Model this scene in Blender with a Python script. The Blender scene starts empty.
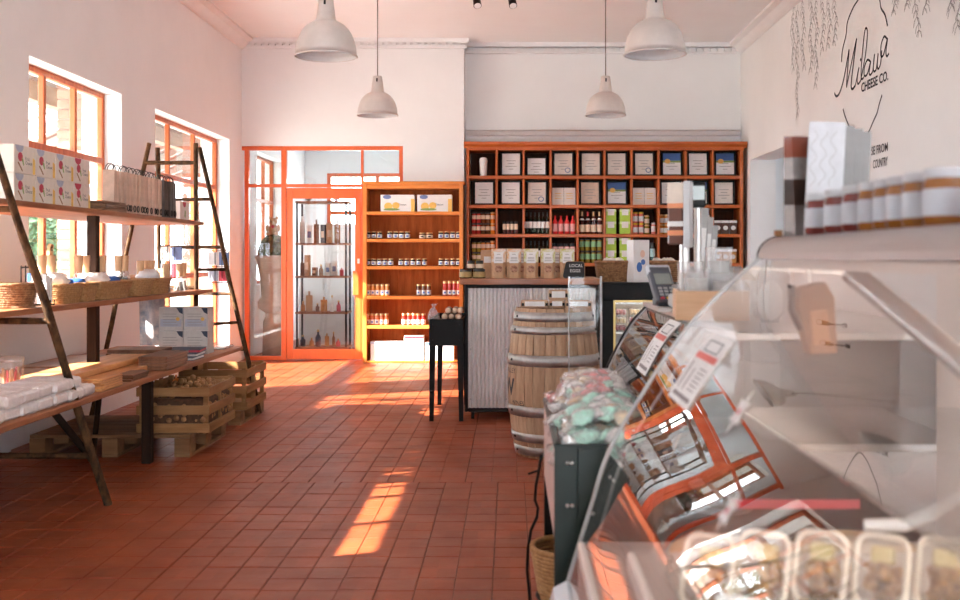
import bpy, math, random
from mathutils import Vector, Matrix
random.seed(7)
# ---------------------------------------------------------------- camera, sky, sun, exposure
SC = bpy.context.scene
CAMH, F, CX, CY = 1.27, 1050.0, 510.0, 257.0
cd = bpy.data.cameras.new('camera'); cam = bpy.data.objects.new('camera', cd)
SC.collection.objects.link(cam); SC.camera = cam
cam.location = (0, 0, CAMH); cam.rotation_euler = (math.pi/2, 0, 0)
cd.sensor_width = 36; cd.lens = F/960*36
cd.shift_x = -(CX-480)/960; cd.shift_y = -(300-CY)/960
cd.clip_start = 0.02; cd.clip_end = 200
cd.dof.use_dof = True; cd.dof.focus_distance = 8.5; cd.dof.aperture_fstop = 4.0
wd = bpy.data.worlds.new('sky'); SC.world = wd; wd.use_nodes = True
bg = wd.node_tree.nodes['Background']
bg.inputs[0].default_value = (0.84, 0.92, 1.0, 1); bg.inputs[1].default_value = 6.6
SUN_DIR = Vector((1.0, 0.40, -0.62)).normalized()
sd = bpy.data.lights.new('sun', 'SUN'); sd.energy = 24; sd.angle = 0.009; sd.color = (1.0, 0.92, 0.82)
sun = bpy.data.objects.new('sun', sd); SC.collection.objects.link(sun)
sun.rotation_euler = SUN_DIR.to_track_quat('-Z', 'Y').to_euler(); sun.location = (-8, 2, 6)
vs = SC.view_settings
vs.view_transform = 'Standard'; vs.look = 'None'; vs.gamma = 1.0; vs.use_curve_mapping = False
vs.exposure = 1.1

# ---------------------------------------------------------------- helpers
COL = SC.collection
def at(px, py, d):                       # photograph direction at a real distance -> point in the room
    return Vector(((px-CX)/F*d, d, CAMH-(py-CY)/F*d))
def xat(px, d): return (px-CX)/F*d
def zat(py, d): return CAMH-(py-CY)/F*d

class MB:
    def __init__(s): s.v = []; s.f = []; s.sm = []
    def add(s, vs, fs, smooth=False):
        b = len(s.v); s.v += [tuple(v) for v in vs]
        s.f += [tuple(b+i for i in f) for f in fs]; s.sm += [smooth]*len(fs); return s
    def box(s, x0, x1, y0, y1, z0, z1, M=None):
        vs = [Vector((x, y, z)) for z in (z0, z1) for y in (y0, y1) for x in (x0, x1)]
        if M is not None: vs = [M @ v for v in vs]
        return s.add(vs, [(0,2,3,1),(4,5,7,6),(0,1,5,4),(2,6,7,3),(0,4,6,2),(1,3,7,5)])
    def bbox(s, x0, x1, y0, y1, z0, z1, b=.004, M=None):   # box with chamfered edges
        xs, ys, zs = (x0, x1), (y0, y1), (z0, z1); V = []; I = {}
        for i in (0, 1):
            for j in (0, 1):
                for k in (0, 1):
                    sx, sy, sz = 1-2*i, 1-2*j, 1-2*k
                    for a in range(3):
                        p = [xs[i]+sx*b, ys[j]+sy*b, zs[k]+sz*b]
                        p[a] = (xs[i], ys[j], zs[k])[a]
                        I[i,j,k,a] = len(V); V.append(Vector(p))
        Fs = []
        for i in (0, 1): Fs.append([I[i,0,0,0],I[i,1,0,0],I[i,1,1,0],I[i,0,1,0]][::(-1 if i == 0 else 1)])
        for j in (0, 1): Fs.append([I[0,j,0,1],I[0,j,1,1],I[1,j,1,1],I[1,j,0,1]][::(-1 if j == 0 else 1)])
        for k in (0, 1): Fs.append([I[0,0,k,2],I[1,0,k,2],I[1,1,k,2],I[0,1,k,2]][::(-1 if k == 0 else 1)])
        for i in (0, 1):
            for j in (0, 1): Fs.append([I[i,j,0,0],I[i,j,1,0],I[i,j,1,1],I[i,j,0,1]][::(1 if i == j else -1)])
            for k in (0, 1): Fs.append([I[i,0,k,0],I[i,1,k,0],I[i,1,k,2],I[i,0,k,2]][::(1 if i != k else -1)])
        for j in (0, 1):
            for k in (0, 1): Fs.append([I[0,j,k,1],I[1,j,k,1],I[1,j,k,2],I[0,j,k,2]][::(1 if j == k else -1)])
        for i in (0, 1):
            for j in (0, 1):
                for k in (0, 1):
                    Fs.append([I[i,j,k,0],I[i,j,k,1],I[i,j,k,2]][::(1 if (i+j+k) % 2 else -1)])
        if M is not None: V = [M @ v for v in V]
        return s.add(V, Fs)
    def tube(s, pts, r, n=8, closed=False, cap=True, rs=None):
        pts = [Vector(p) for p in pts]; L = len(pts); V = []
        up0 = None
        for i, p in enumerate(pts):
            a = pts[(i-1) % L] if (closed or i > 0) else p
            c = pts[(i+1) % L] if (closed or i < L-1) else p
            t = (c-a).normalized() if (c-a).length > 1e-9 else Vector((0,0,1))
            if up0 is None: up0 = Vector((0,0,1)) if abs(t.z) < .9 else Vector((1,0,0))
            u = up0 - t*up0.dot(t)
            if u.length < 1e-6: u = t.orthogonal()
            u.normalize(); up0 = u; w = t.cross(u)
            rr = rs[i] if rs else r
            for k in range(n):
                an = 2*math.pi*k/n; V.append(p+u*(rr*math.cos(an))+w*(rr*math.sin(an)))
        Fs = []
        for i in range(L if closed else L-1):
            j = (i+1) % L
            for k in range(n): Fs.append((i*n+k, i*n+(k+1) % n, j*n+(k+1) % n, j*n+k))
        s.add(V, Fs, True)
        if cap and not closed:
            s.add(V[:n], [tuple(range(n))[::-1]]); s.add(V[-n:], [tuple(range(n))])
        return s
    def lathe(s, prof, c=(0,0,0), n=16, sm=True, capb=True, capt=True):
        V = []
        for r, z in prof:
            for k in range(n):
                an = 2*math.pi*k/n; V.append((c[0]+r*math.cos(an), c[1]+r*math.sin(an), c[2]+z))
        Fs = []
        for i in range(len(prof)-1):
            for k in range(n): Fs.append((i*n+k, i*n+(k+1) % n, (i+1)*n+(k+1) % n, (i+1)*n+k))
        s.add(V, Fs, sm)
        if capb and prof[0][0] > 1e-5: s.add(V[:n], [tuple(range(n))[::-1]])
        if capt and prof[-1][0] > 1e-5: s.add(V[-n:], [tuple(range(n))])
        return s
    def prism(s, poly, fn, h0, h1):      # polygon (a,b) swept from h0 to h1; fn(a,b,h) -> point
        n = len(poly)
        V = [fn(a, b, h0) for a, b in poly]+[fn(a, b, h1) for a, b in poly]
        s.add(V, [tuple(range(n))[::-1], tuple(range(n, 2*n))]+[(i, (i+1) % n, n+(i+1) % n, n+i) for i in range(n)]); return s
    def ribbon(s, pts, w, fn):           # flat line on a surface, pts (a,b), fn -> point
        L = len(pts); V = []
        for i in range(L):
            a = Vector(pts[max(i-1, 0)]); c = Vector(pts[min(i+1, L-1)]); t = c-a
            t = t.normalized() if t.length > 1e-9 else Vector((1, 0)); nrm = Vector((-t.y, t.x))*w/2
            p = Vector(pts[i]); V += [fn(*(p+nrm)), fn(*(p-nrm))]
        return s.add(V, [(2*i, 2*i+1, 2*i+3, 2*i+2) for i in range(L-1)])
    def blob(s, c, rx, ry, rz, n=8, m=5, jit=0., seed=0):
        rnd = random.Random(seed); V = []; Fs = []
        for i in range(m+1):
            ph = math.pi*i/m
            for k in range(n):
                an = 2*math.pi*k/n; q = 1+rnd.uniform(-jit, jit)
                V.append((c[0]+rx*q*math.sin(ph)*math.cos(an), c[1]+ry*q*math.sin(ph)*math.sin(an), c[2]-rz*(1+(q-1)*.5)*math.cos(ph)))
        for i in range(m):
            for k in range(n): Fs.append((i*n+k, i*n+(k+1) % n, (i+1)*n+(k+1) % n, (i+1)*n+k))
        return s.add(V, Fs, True)
    def mesh(s, name, m):
        me = bpy.data.meshes.new(name); me.from_pydata(s.v, [], s.f); me.materials.append(m)
        me.polygons.foreach_set('use_smooth', s.sm); me.update(); return me
    def build(s, name, m, parent=None, loc=(0,0,0), rot=(0,0,0), recalc=False):
        me = s.mesh(name, m)
        if recalc:
            import bmesh
            b = bmesh.new(); b.from_mesh(me); bmesh.ops.recalc_face_normals(b, faces=b.faces); b.to_mesh(me); b.free()
        return put(name, me, parent, loc, rot)
def put(name, me, parent=None, loc=(0,0,0), rot=(0,0,0)):
    o = bpy.data.objects.new(name, me); COL.objects.link(o); o.location = loc; o.rotation_euler = rot
    if parent is not None: o.parent = parent
    return o
def tag(o, label, cat, group=None):
    o['label'] = label; o['category'] = cat
    if group: o['group'] = group
    return o
def thing(name, label, cat, loc=(0,0,0), rot=(0,0,0), group=None):
    o = bpy.data.objects.new(name, None); COL.objects.link(o); o.empty_display_size = .05
    o.location = loc; o.rotation_euler = rot if not isinstance(rot, (int, float)) else (0, 0, rot)
    return tag(o, label, cat, group)
def struct(o): o['kind'] = 'structure'; return o
def copy_tree(src, loc, rot=0, label=None, group=None):
    def cp(o, par):
        c = o.copy(); COL.objects.link(c); c.parent = par
        for ch in KIDS.get(o.name, [k for k in o.children]): cp(ch, c)
        return c
    c = cp(src, None); c.location = loc; c.rotation_euler = rot if not isinstance(rot, (int, float)) else (0, 0, rot)
    if label: c['label'] = label
    if group: c['group'] = group
    return c
KIDS = {}
PROTO = {}
def repeat(key, maker, loc, rot, label, cat, group=None):   # first call builds the thing, later ones copy it with its parts
    if key not in PROTO:
        t = maker(); t.location = loc; t.rotation_euler = rot if not isinstance(rot, (int, float)) else (0, 0, rot)
        tag(t, label, cat, group); PROTO[key] = t; KIDS[t.name] = list(t.children)
        for c in t.children: KIDS[c.name] = list(c.children)
        return t
    return copy_tree(PROTO[key], loc, rot, label, group)
ORD = ['first','second','third','fourth','fifth','sixth','seventh','eighth','ninth','tenth','eleventh','twelfth','thirteenth','fourteenth','fifteenth','sixteenth']
def text_mesh(txt, size, m, shear=0., extr=0.0, bold=0.0, space=1.0):
    cu = bpy.data.curves.new('lettering', 'FONT'); cu.body = txt; cu.size = size; cu.shear = shear; cu.extrude = extr
    cu.offset = bold; cu.space_character = space; cu.resolution_u = 3
    o = bpy.data.objects.new('lettering', cu); COL.objects.link(o)
    dg = bpy.context.evaluated_depsgraph_get(); me = bpy.data.meshes.new_from_object(o.evaluated_get(dg))
    bpy.data.objects.remove(o); me.materials.clear(); me.materials.append(m); me.name = 'lettering'; return me
def frame_mat(o, xa, ya, loc):           # orient a flat (text) object: local x->xa, local y->ya
    xa = Vector(xa).normalized(); ya = Vector(ya).normalized(); za = xa.cross(ya)
    M = Matrix((xa, ya, za)).transposed().to_4x4(); M.translation = Vector(loc); o.matrix_local = M; return o

# ---------------------------------------------------------------- materials
MATS = {}
def mat(name, col, rough=.5, metal=0., var=0., scale=20., spec=.5, bump=0., bscale=80., stretch=None, col2=None, obj_rand=0., coat=0., world=False, emit=None, estr=0., trans=0.):
    if name in MATS: return MATS[name]
    m = bpy.data.materials.new(name); m.use_nodes = True; nt = m.node_tree; b = nt.nodes['Principled BSDF']
    b.inputs['Base Color'].default_value = (*col, 1); b.inputs['Roughness'].default_value = rough
    b.inputs['Metallic'].default_value = metal; b.inputs['Specular IOR Level'].default_value = spec
    b.inputs['Coat Weight'].default_value = coat; b.inputs['Transmission Weight'].default_value = trans
    if emit: b.inputs['Emission Color'].default_value = (*emit, 1); b.inputs['Emission Strength'].default_value = estr
    if var or bump or col2 or obj_rand:
        if world:
            tc = nt.nodes.new('ShaderNodeNewGeometry').outputs['Position']
        else:
            tc = nt.nodes.new('ShaderNodeTexCoord').outputs['Object']
        mp = nt.nodes.new('ShaderNodeMapping'); nt.links.new(tc, mp.inputs[0])
        if stretch: mp.inputs['Scale'].default_value = stretch
        last = None
        if var or col2:
            no = nt.nodes.new('ShaderNodeTexNoise'); no.inputs['Scale'].default_value = scale; no.inputs['Detail'].default_value = 4
            no.inputs['Roughness'].default_value = .65
            nt.links.new(mp.outputs[0], no.inputs['Vector'])
            rp = nt.nodes.new('ShaderNodeValToRGB'); nt.links.new(no.outputs[0], rp.inputs[0])
            c2 = col2 if col2 else tuple(min(1, c*(1+var)) for c in col)
            c1 = col if col2 else tuple(c*(1-var) for c in col)
            rp.color_ramp.elements[0].color = (*c1, 1); rp.color_ramp.elements[0].position = .34
            rp.color_ramp.elements[1].color = (*c2, 1); rp.color_ramp.elements[1].position = .66
            last = rp.outputs[0]
        if obj_rand:
            oi = nt.nodes.new('ShaderNodeObjectInfo'); mr = nt.nodes.new('ShaderNodeMapRange')
            mr.inputs[3].default_value = 1-obj_rand; mr.inputs[4].default_value = 1+obj_rand
            nt.links.new(oi.outputs['Random'], mr.inputs[0])
            hs = nt.nodes.new('ShaderNodeHueSaturation'); nt.links.new(mr.outputs[0], hs.inputs['Value'])
            if last: nt.links.new(last, hs.inputs['Color'])
            else: hs.inputs['Color'].default_value = (*col, 1)
            last = hs.outputs[0]
        if last: nt.links.new(last, b.inputs['Base Color'])
        if bump:
            n2 = nt.nodes.new('ShaderNodeTexNoise'); n2.inputs['Scale'].default_value = bscale; n2.inputs['Detail'].default_value = 3
            nt.links.new(mp.outputs[0], n2.inputs['Vector'])
            bp = nt.nodes.new('ShaderNodeBump'); bp.inputs['Strength'].default_value = bump; bp.inputs['Distance'].default_value = .01
            nt.links.new(n2.outputs[0], bp.inputs['Height']); nt.links.new(bp.outputs[0], b.inputs['Normal'])
    MATS[name] = m; return m
def wood(name, c1, c2, axis='z', rough=.5, sc=9., obj_rand=.06, coat=0., spec=.3):
    st = {'x': (.12, 1, 1), 'y': (1, .12, 1), 'z': (1, 1, .12)}[axis]
    return mat(name, c1, rough, col2=c2, scale=sc, stretch=tuple(v*2.2 for v in st), bump=.12, bscale=30, obj_rand=obj_rand, coat=coat*.3, spec=spec)
def glass(name, tint=(1, 1, 1), refl=1.0, rough=.0, milk=0., ior=1.5):
    if name in MATS: return MATS[name]
    m = bpy.data.materials.new(name); m.use_nodes = True; nt = m.node_tree; nt.nodes.remove(nt.nodes['Principled BSDF'])
    out = nt.nodes['Material Output']; tr = nt.nodes.new('ShaderNodeBsdfTransparent'); tr.inputs[0].default_value = (*tint, 1)
    gl = nt.nodes.new('ShaderNodeBsdfGlossy'); gl.inputs['Roughness'].default_value = rough
    fr = nt.nodes.new('ShaderNodeFresnel'); fr.inputs[0].default_value = ior
    geo = nt.nodes.new('ShaderNodeNewGeometry')   # same reflectance seen from either face of the sheet
    inv = nt.nodes.new('ShaderNodeMapRange'); inv.inputs[3].default_value = ior; inv.inputs[4].default_value = 1/ior
    nt.links.new(geo.outputs['Backfacing'], inv.inputs[0]); nt.links.new(inv.outputs[0], fr.inputs[0])
    mu = nt.nodes.new('ShaderNodeMath'); mu.operation = 'MULTIPLY'; mu.inputs[1].default_value = refl; mu.use_clamp = True
    nt.links.new(fr.outputs[0], mu.inputs[0])
    mx = nt.nodes.new('ShaderNodeMixShader'); nt.links.new(mu.outputs[0], mx.inputs[0]); nt.links.new(tr.outputs[0], mx.inputs[1]); nt.links.new(gl.outputs[0], mx.inputs[2])
    last = mx
    if milk:
        df = nt.nodes.new('ShaderNodeBsdfDiffuse'); df.inputs[0].default_value = (.95, .95, .95, 1)
        tl = nt.nodes.new('ShaderNodeBsdfTranslucent'); tl.inputs[0].default_value = (.95, .95, .95, 1)
        ad = nt.nodes.new('ShaderNodeMixShader'); ad.inputs[0].default_value = .5
        nt.links.new(df.outputs[0], ad.inputs[1]); nt.links.new(tl.outputs[0], ad.inputs[2])
        m2 = nt.nodes.new('ShaderNodeMixShader'); m2.inputs[0].default_value = milk
        nt.links.new(mx.outputs[0], m2.inputs[1]); nt.links.new(ad.outputs[0], m2.inputs[2]); last = m2
    nt.links.new(last.outputs[0], out.inputs[0]); MATS[name] = m; return m

M_WALL = mat('wall_paint', (.86, .845, .84), .75, var=.02, scale=1.3, bump=.05, bscale=120, world=True)
M_WALLB = mat('wall_paint_back', (.87, .865, .86), .75, var=.02, scale=1.3, world=True)
M_NICHE = mat('niche_paint', (.84, .87, .89), .7, var=.02, scale=1.2, world=True)
M_REVEAL = mat('reveal_paint', (.88, .88, .88), .7, var=.02, scale=2, world=True)
M_CEIL = mat('ceiling_paint', (.89, .885, .885), .8, var=.02, scale=1, world=True)
M_GROUT = mat('grout', (.17, .055, .028), .8, var=.25, scale=30, world=True)
M_TRIMW = mat('trim_white', (.86, .85, .845), .6, var=.02, scale=5, world=True)
M_ORANGE = mat('orange_frame', (.78, .135, .03), .35, var=.10, scale=8, stretch=(1, 1, .2), coat=.2)
M_WINW = wood('window_wood', (.42, .095, .03), (.60, .16, .055), 'z', .4)
M_GLASS = glass('window_glass', (.97, .98, .98), 1.0)
M_GLASSD = glass('door_glass', (.95, .97, .96), 1.6)
M_BLACK = mat('black_paint', (.007, .0075, .0075), .5, var=.2, scale=30, spec=.2)
M_DARKM = mat('dark_metal', (.018, .018, .018), .45, .3, spec=.3)
M_STEEL = mat('steel', (.62, .61, .59), .3, .9, var=.08, scale=20)
M_ZINC = mat('galvanised', (.60, .58, .55), .38, .75, var=.10, scale=14)
M_WHITE = mat('white_card', (.82, .80, .77), .6, var=.03, scale=20)
M_CREAM = mat('cream_card', (.80, .70, .60), .6, var=.04, scale=15)
M_KRAFT = mat('kraft_paper', (.55, .33, .19), .75, var=.10, scale=30, obj_rand=.06)
M_INK = mat('black_ink', (.02, .02, .025), .6, var=.05)
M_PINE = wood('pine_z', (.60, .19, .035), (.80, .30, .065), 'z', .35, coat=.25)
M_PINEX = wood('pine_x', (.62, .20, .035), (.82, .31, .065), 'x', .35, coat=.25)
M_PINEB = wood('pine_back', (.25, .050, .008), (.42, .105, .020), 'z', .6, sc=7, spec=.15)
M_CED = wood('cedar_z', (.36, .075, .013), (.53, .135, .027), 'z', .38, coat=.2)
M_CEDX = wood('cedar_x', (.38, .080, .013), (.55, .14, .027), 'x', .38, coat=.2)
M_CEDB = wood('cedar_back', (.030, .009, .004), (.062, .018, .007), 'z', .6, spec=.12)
# ---------------------------------------------------------------- setting: floor
XL, XR, YB, YR, ZC = -3.30, 2.90, 12.90, 13.20, 3.95
PITCH = .1475; SEAM = 5.92
def tile_material():
    m = bpy.data.materials.new('terracotta_tile'); m.use_nodes = True; nt = m.node_tree; b = nt.nodes['Principled BSDF']
    g = nt.nodes.new('ShaderNodeNewGeometry'); n1 = nt.nodes.new('ShaderNodeTexNoise'); n1.inputs['Scale'].default_value = 2.2; n1.inputs['Detail'].default_value = 5
    nt.links.new(g.outputs['Position'], n1.inputs['Vector'])
    sn = nt.nodes.new('ShaderNodeVectorMath'); sn.operation = 'SNAP'; sn.inputs[1].default_value = (PITCH, PITCH, 10)
    ofs = nt.nodes.new('ShaderNodeVectorMath'); ofs.inputs[1].default_value = (.0, .0, 5.0)
    nt.links.new(g.outputs['Position'], ofs.inputs[0]); nt.links.new(ofs.outputs[0], sn.inputs[0])
    wn = nt.nodes.new('ShaderNodeTexWhiteNoise'); nt.links.new(sn.outputs[0], wn.inputs['Vector'])
    rp = nt.nodes.new('ShaderNodeValToRGB'); nt.links.new(n1.outputs[0], rp.inputs[0])
    rp.color_ramp.elements[0].color = (.225, .042, .013, 1); rp.color_ramp.elements[0].position = .3; b.inputs['Specular IOR Level'].default_value = .35
    rp.color_ramp.elements[1].color = (.36, .080, .026, 1); rp.color_ramp.elements[1].position = .72
    mr = nt.nodes.new('ShaderNodeMapRange'); mr.inputs[3].default_value = .90; mr.inputs[4].default_value = 1.12
    nt.links.new(wn.outputs[0], mr.inputs[0])
    hs = nt.nodes.new('ShaderNodeHueSaturation'); nt.links.new(rp.outputs[0], hs.inputs['Color']); nt.links.new(mr.outputs[0], hs.inputs['Value'])
    nt.links.new(hs.outputs[0], b.inputs['Base Color'])
    n3 = nt.nodes.new('ShaderNodeTexNoise'); n3.inputs['Scale'].default_value = 5; nt.links.new(g.outputs['Position'], n3.inputs['Vector'])
    r2 = nt.nodes.new('ShaderNodeMapRange'); r2.inputs[3].default_value = .30; r2.inputs[4].default_value = .55
    nt.links.new(n3.outputs[0], r2.inputs[0]); nt.links.new(r2.outputs[0], b.inputs['Roughness'])
    n4 = nt.nodes.new('ShaderNodeTexNoise'); n4.inputs['Scale'].default_value = 14; nt.links.new(g.outputs['Position'], n4.inputs['Vector'])
    bp = nt.nodes.new('ShaderNodeBump'); bp.inputs['Strength'].default_value = .12; bp.inputs['Distance'].default_value = .02
    nt.links.new(n4.outputs[0], bp.inputs['Height']); nt.links.new(bp.outputs[0], b.inputs['Normal'])
    return m
M_TILE = tile_material()
floor = struct(MB().box(XL-.4, XR+.9, -4.0, 17.2, -.12, -.004).build('floor', M_GROUT))
def tile_geo(mb, x, y, w, l, z):
    b = .0025; V = [(x, y, -.004), (x+w, y, -.004), (x+w, y+l, -.004), (x, y+l, -.004), (x+b, y+b, z), (x+w-b, y+b, z), (x+w-b, y+l-b, z), (x+b, y+l-b, z)]
    mb.add(V, [(4, 5, 6, 7), (0, 1, 5, 4), (1, 2, 6, 5), (2, 3, 7, 6), (3, 0, 4, 7)])
tiles = []; rnd = random.Random(3)
G = .0032
for part in (0, 1):
    x = XL - (.05 if part else .012); ci = 0
    while x < XR:
        oy = rnd.uniform(-.010, .010)
        dw = rnd.uniform(-.0015, .0015)
        if part == 0:
            y = SEAM - PITCH
            while y > -.4:
                tiles.append((x+G/2+dw, y+oy*(1 if y < SEAM-1.5*PITCH else 0)+G/2, PITCH-G, PITCH-G)); y -= PITCH
        else:
            y = SEAM
            while y < 16.9:
                tiles.append((x+G/2+dw, y+(oy if y > SEAM+PITCH else 0)+G/2, PITCH-G, PITCH-G)); y += PITCH
        x += PITCH
def vis(t):
    d = t[1]; px = CX+F*(t[0]+.07)/d if d > .5 else -1; py = CY+F*CAMH/d if d > .5 else 9999
    return 5 < px < 535 and 360 < py < 596 and not (px < 95 and py > 300 and d > 5.5) 
order = sorted([t for t in tiles if vis(t)], key=lambda t: t[1])[:300]; near = set(order)
tm = MB(); tile_geo(tm, 0, 0, PITCH-G, PITCH-G, 0.0); tmesh = tm.mesh('floor_tile', M_TILE)
for t in order:
    o = put('floor_tile', tmesh, floor, (t[0], t[1], rnd.uniform(-.0012, .0008)), (rnd.uniform(-.004, .004), rnd.uniform(-.004, .004), rnd.uniform(-.006, .006)))
rest = MB()
for t in tiles:
    if t not in near: tile_geo(rest, *t, rnd.uniform(-.0012, .0006))
o = rest.build('tile_field', M_TILE, floor); o['kind'] = 'stuff'

# ---------------------------------------------------------------- walls with their openings
WINS = [(3.30, 6.15, .95, 2.10), (7.20, 8.93, .95, 2.66), (9.76, 12.36, .22, 2.66), (13.7, 15.3, .9, 2.66)]
wl = MB(); x0, x1 = XL-.34, XL; y = -4.0
for a, b, s, h in WINS:
    wl.box(x0, x1, y, a, 0, ZC); wl.box(x0, x1, a, b, 0, s); wl.box(x0, x1, a, b, h, ZC); y = b
wl.box(x0, x1, y, 17.2, 0, ZC)
wall_left = struct(wl.build('wall_left', M_WALL))
wall_left_pilaster = struct(MB().box(XL-.01, XL+.04, 6.2, 6.86, 0, ZC-.1).build('trim_1', M_WALL))
bw = MB()
bw.box(XL, -.565, YB, YB+.16, 2.634, ZC); bw.box(-1.315, -.565, YB, YB+.16, 0, 2.634)
bw.box(-.565-.1, -.565, YB+.16, YR+.2, 0, ZC)
wall_back = struct(bw.build('wall_back', M_WALLB))
wall_recess = struct(MB().box(-.565, XR+.3, YR, YR+.2, 0, ZC).build('wall_recess', M_WALLB))
NY0, NY1, NZ = 10.85, 12.65, 2.44
rw = MB(); rw.box(XR, XR+.3, -4.0, NY0, 0, ZC); rw.box(XR, XR+.3, NY1, YR, 0, ZC); rw.box(XR, XR+.3, NY0, NY1, NZ, ZC)
wall_right = struct(rw.build('wall_right', M_WALLB))
wall_niche = struct(MB().box(XR+.75, XR+.85, NY0-.6, NY1+.2, 0, NZ+.3).box(XR+.3, XR+.75, NY1+.1, NY1+.2, 0, NZ+.3).box(XR+.3, XR+.75, NY0-.6, NY0-.5, 0, NZ-.15).box(XR+.3, XR+.75, NY0-.5, NY1+.1, NZ+.2, NZ+.3).build('wall_niche', M_NICHE))  # unseen near end stops short, leaving a gap that lights the niche
wall_front = struct(MB().box(XL, XR, -4.15, -4.0, 2.7, ZC).box(XL, -.4, -4.15, -4.0, 0, 2.7).box(-.4, XR, -4.15, -4.0, 0, .35).build('wall_front', M_WALLB))  # unseen wall behind the camera, added with an opening sized for fill light
ceiling = struct(MB().box(XL-.34, XR+.9, -4.0, 17.2, ZC, ZC+.1).build('ceiling', M_CEIL))
# room behind the partition
br = MB(); BR = 16.9
br.box(-1.0, -.9, YR, BR, 0, ZC)
bwx0, bwx1, bwz0, bwz1 = -2.95, -1.35, .9, 2.62
br.box(XL, bwx0, BR, BR+.15, 0, ZC); br.box(bwx1, -.9, BR, BR+.15, 0, ZC); br.box(bwx0, bwx1, BR, BR+.15, 0, bwz0); br.box(bwx0, bwx1, BR, BR+.15, bwz1, ZC)
struct(br.build('wall_back_room', M_REVEAL))
# window reveals (white lining of each opening)
def reveal(i, a, b, s, h):
    r = MB(); x0, x1 = XL-.335, XL-.002; t = .006
    r.box(x0, x1, b-t, b, s, h).box(x0, x1, a, a+t, s, h).box(x0, x1, a, b, h-t, h).box(x0, x1+.02, a, b, s, s+t)
    return r
def window(i, a, b, s, h, cols, rails, xg=XL-.17):
    w = MB(); t = .045; d = .025
    root = struct(reveal(i, a, b, s, h).build(f'window_{i}', M_REVEAL))
    fr = MB(); fr.bbox(xg-d, xg+d, a+.006, a+.006+t, s+.006, h-.006).bbox(xg-d, xg+d, b-.006-t, b-.006, s+.006, h-.006)
    fr.bbox(xg-d, xg+d, a+t, b-t, h-.006-t, h-.006).bbox(xg-d, xg+d, a+t, b-t, s+.006, s+.006+t)
    fr.build('window_frame', M_WINW, root)
    ys = [a+.03+(b-a-.06)*k/cols for k in range(cols+1)]
    for yy in ys[1:-1]: MB().bbox(xg-d*.9, xg+d*.9, yy-.021, yy+.021, s+t, h-t).build('mullion', M_WINW, root)
    for zz in rails: MB().bbox(xg-d*1.05, xg+d*1.05, a+t, b-t, zz-.025, zz+.025).build('transom', M_WINW, root)
    zs = [s+.03]+list(rails)+[h-.03]
    for k in range(cols):
        for j in range(len(zs)-1):
            MB().box(xg-.002, xg+.002, ys[k]+.02, ys[k+1]-.02, zs[j]+.02, zs[j+1]-.02).build('pane', M_GLASS, root)
window(1, *WINS[0], 5, []); window(2, *WINS[1], 3, [2.08]); window(3, *WINS[2], 3, [1.07, 2.08]); window(4, *WINS[3], 3, [2.05])
# window in the end wall of the room behind
root = struct(MB().box(bwx0, bwx1, BR, BR+.15, bwz0, bwz0+.01).build('window_5', M_REVEAL)); fr = MB()
for x in (bwx0, bwx0+.78, bwx1-.06): fr.bbox(x, x+.06, BR+.03, BR+.09, bwz0, bwz1)
for z in (bwz0+.01, 1.95, bwz1-.06): fr.bbox(bwx0, bwx1, BR+.035, BR+.085, z, z+.06)
fr.build('window_frame', M_ORANGE, root)
for x in (bwx0+.06, bwx0+.84):
    for z0, z1 in ((bwz0+.07, 1.95), (2.01, bwz1-.06)): MB().box(x, x+.70, BR+.055, BR+.06, z0, z1).build('pane', M_GLASS, root)
# cornice, dentils, pelmet moulding
tr = MB()
tr.box(XL, -.50, YB-.07, YB, 3.90, ZC); tr.box(XL, -.53, YB-.035, YB, 3.83, 3.86); tr.box(XL, -.52, YB-.05, YB, 3.885, 3.90)
n = int((2.75)/.087)
for k in range(n): x = XL+.03+k*.087; tr.box(x, x+.045, YB-.05, YB, 3.86, 3.89)
struct(tr.build('trim_2', M_TRIMW))
tr = MB(); tr.box(-.565, XR, YR-.09, YR, 3.90, ZC); tr.box(-.565, XR, YR-.05, YR, 3.82, 3.85)
for k in range(39): x = -.53+k*.087; tr.box(x, x+.045, YR-.06, YR, 3.85, 3.885)
struct(tr.build('trim_3', M_TRIMW))
struct(MB().prism([(0,0),(.16,0),(.16,-.03),(.10,-.05),(.06,-.10),(.03,-.12),(0,-.13)], lambda a, b, h: (XL+a, h, ZC+b), -4.0, YB).build('trim_4', M_TRIMW))
struct(MB().prism([(0,0),(.16,0),(.16,-.03),(.10,-.05),(.06,-.10),(.03,-.12),(0,-.13)], lambda a, b, h: (XR-a, h, ZC+b), -4.0, YR).build('trim_5', M_TRIMW, recalc=True))
struct(MB().prism([(0,0),(.11,0),(.11,-.03),(.07,-.045),(.05,-.09),(.02,-.10),(.02,-.14),(0,-.14)], lambda a, b, h: (h, YR-a, 2.885+b), -.545, XR-.02).build('trim_6', M_TRIMW, recalc=True))
struct(MB().box(XL, XL+.012, 6.9, 9.7, 0, .14).build('baseboard_left', M_TRIMW))

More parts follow.
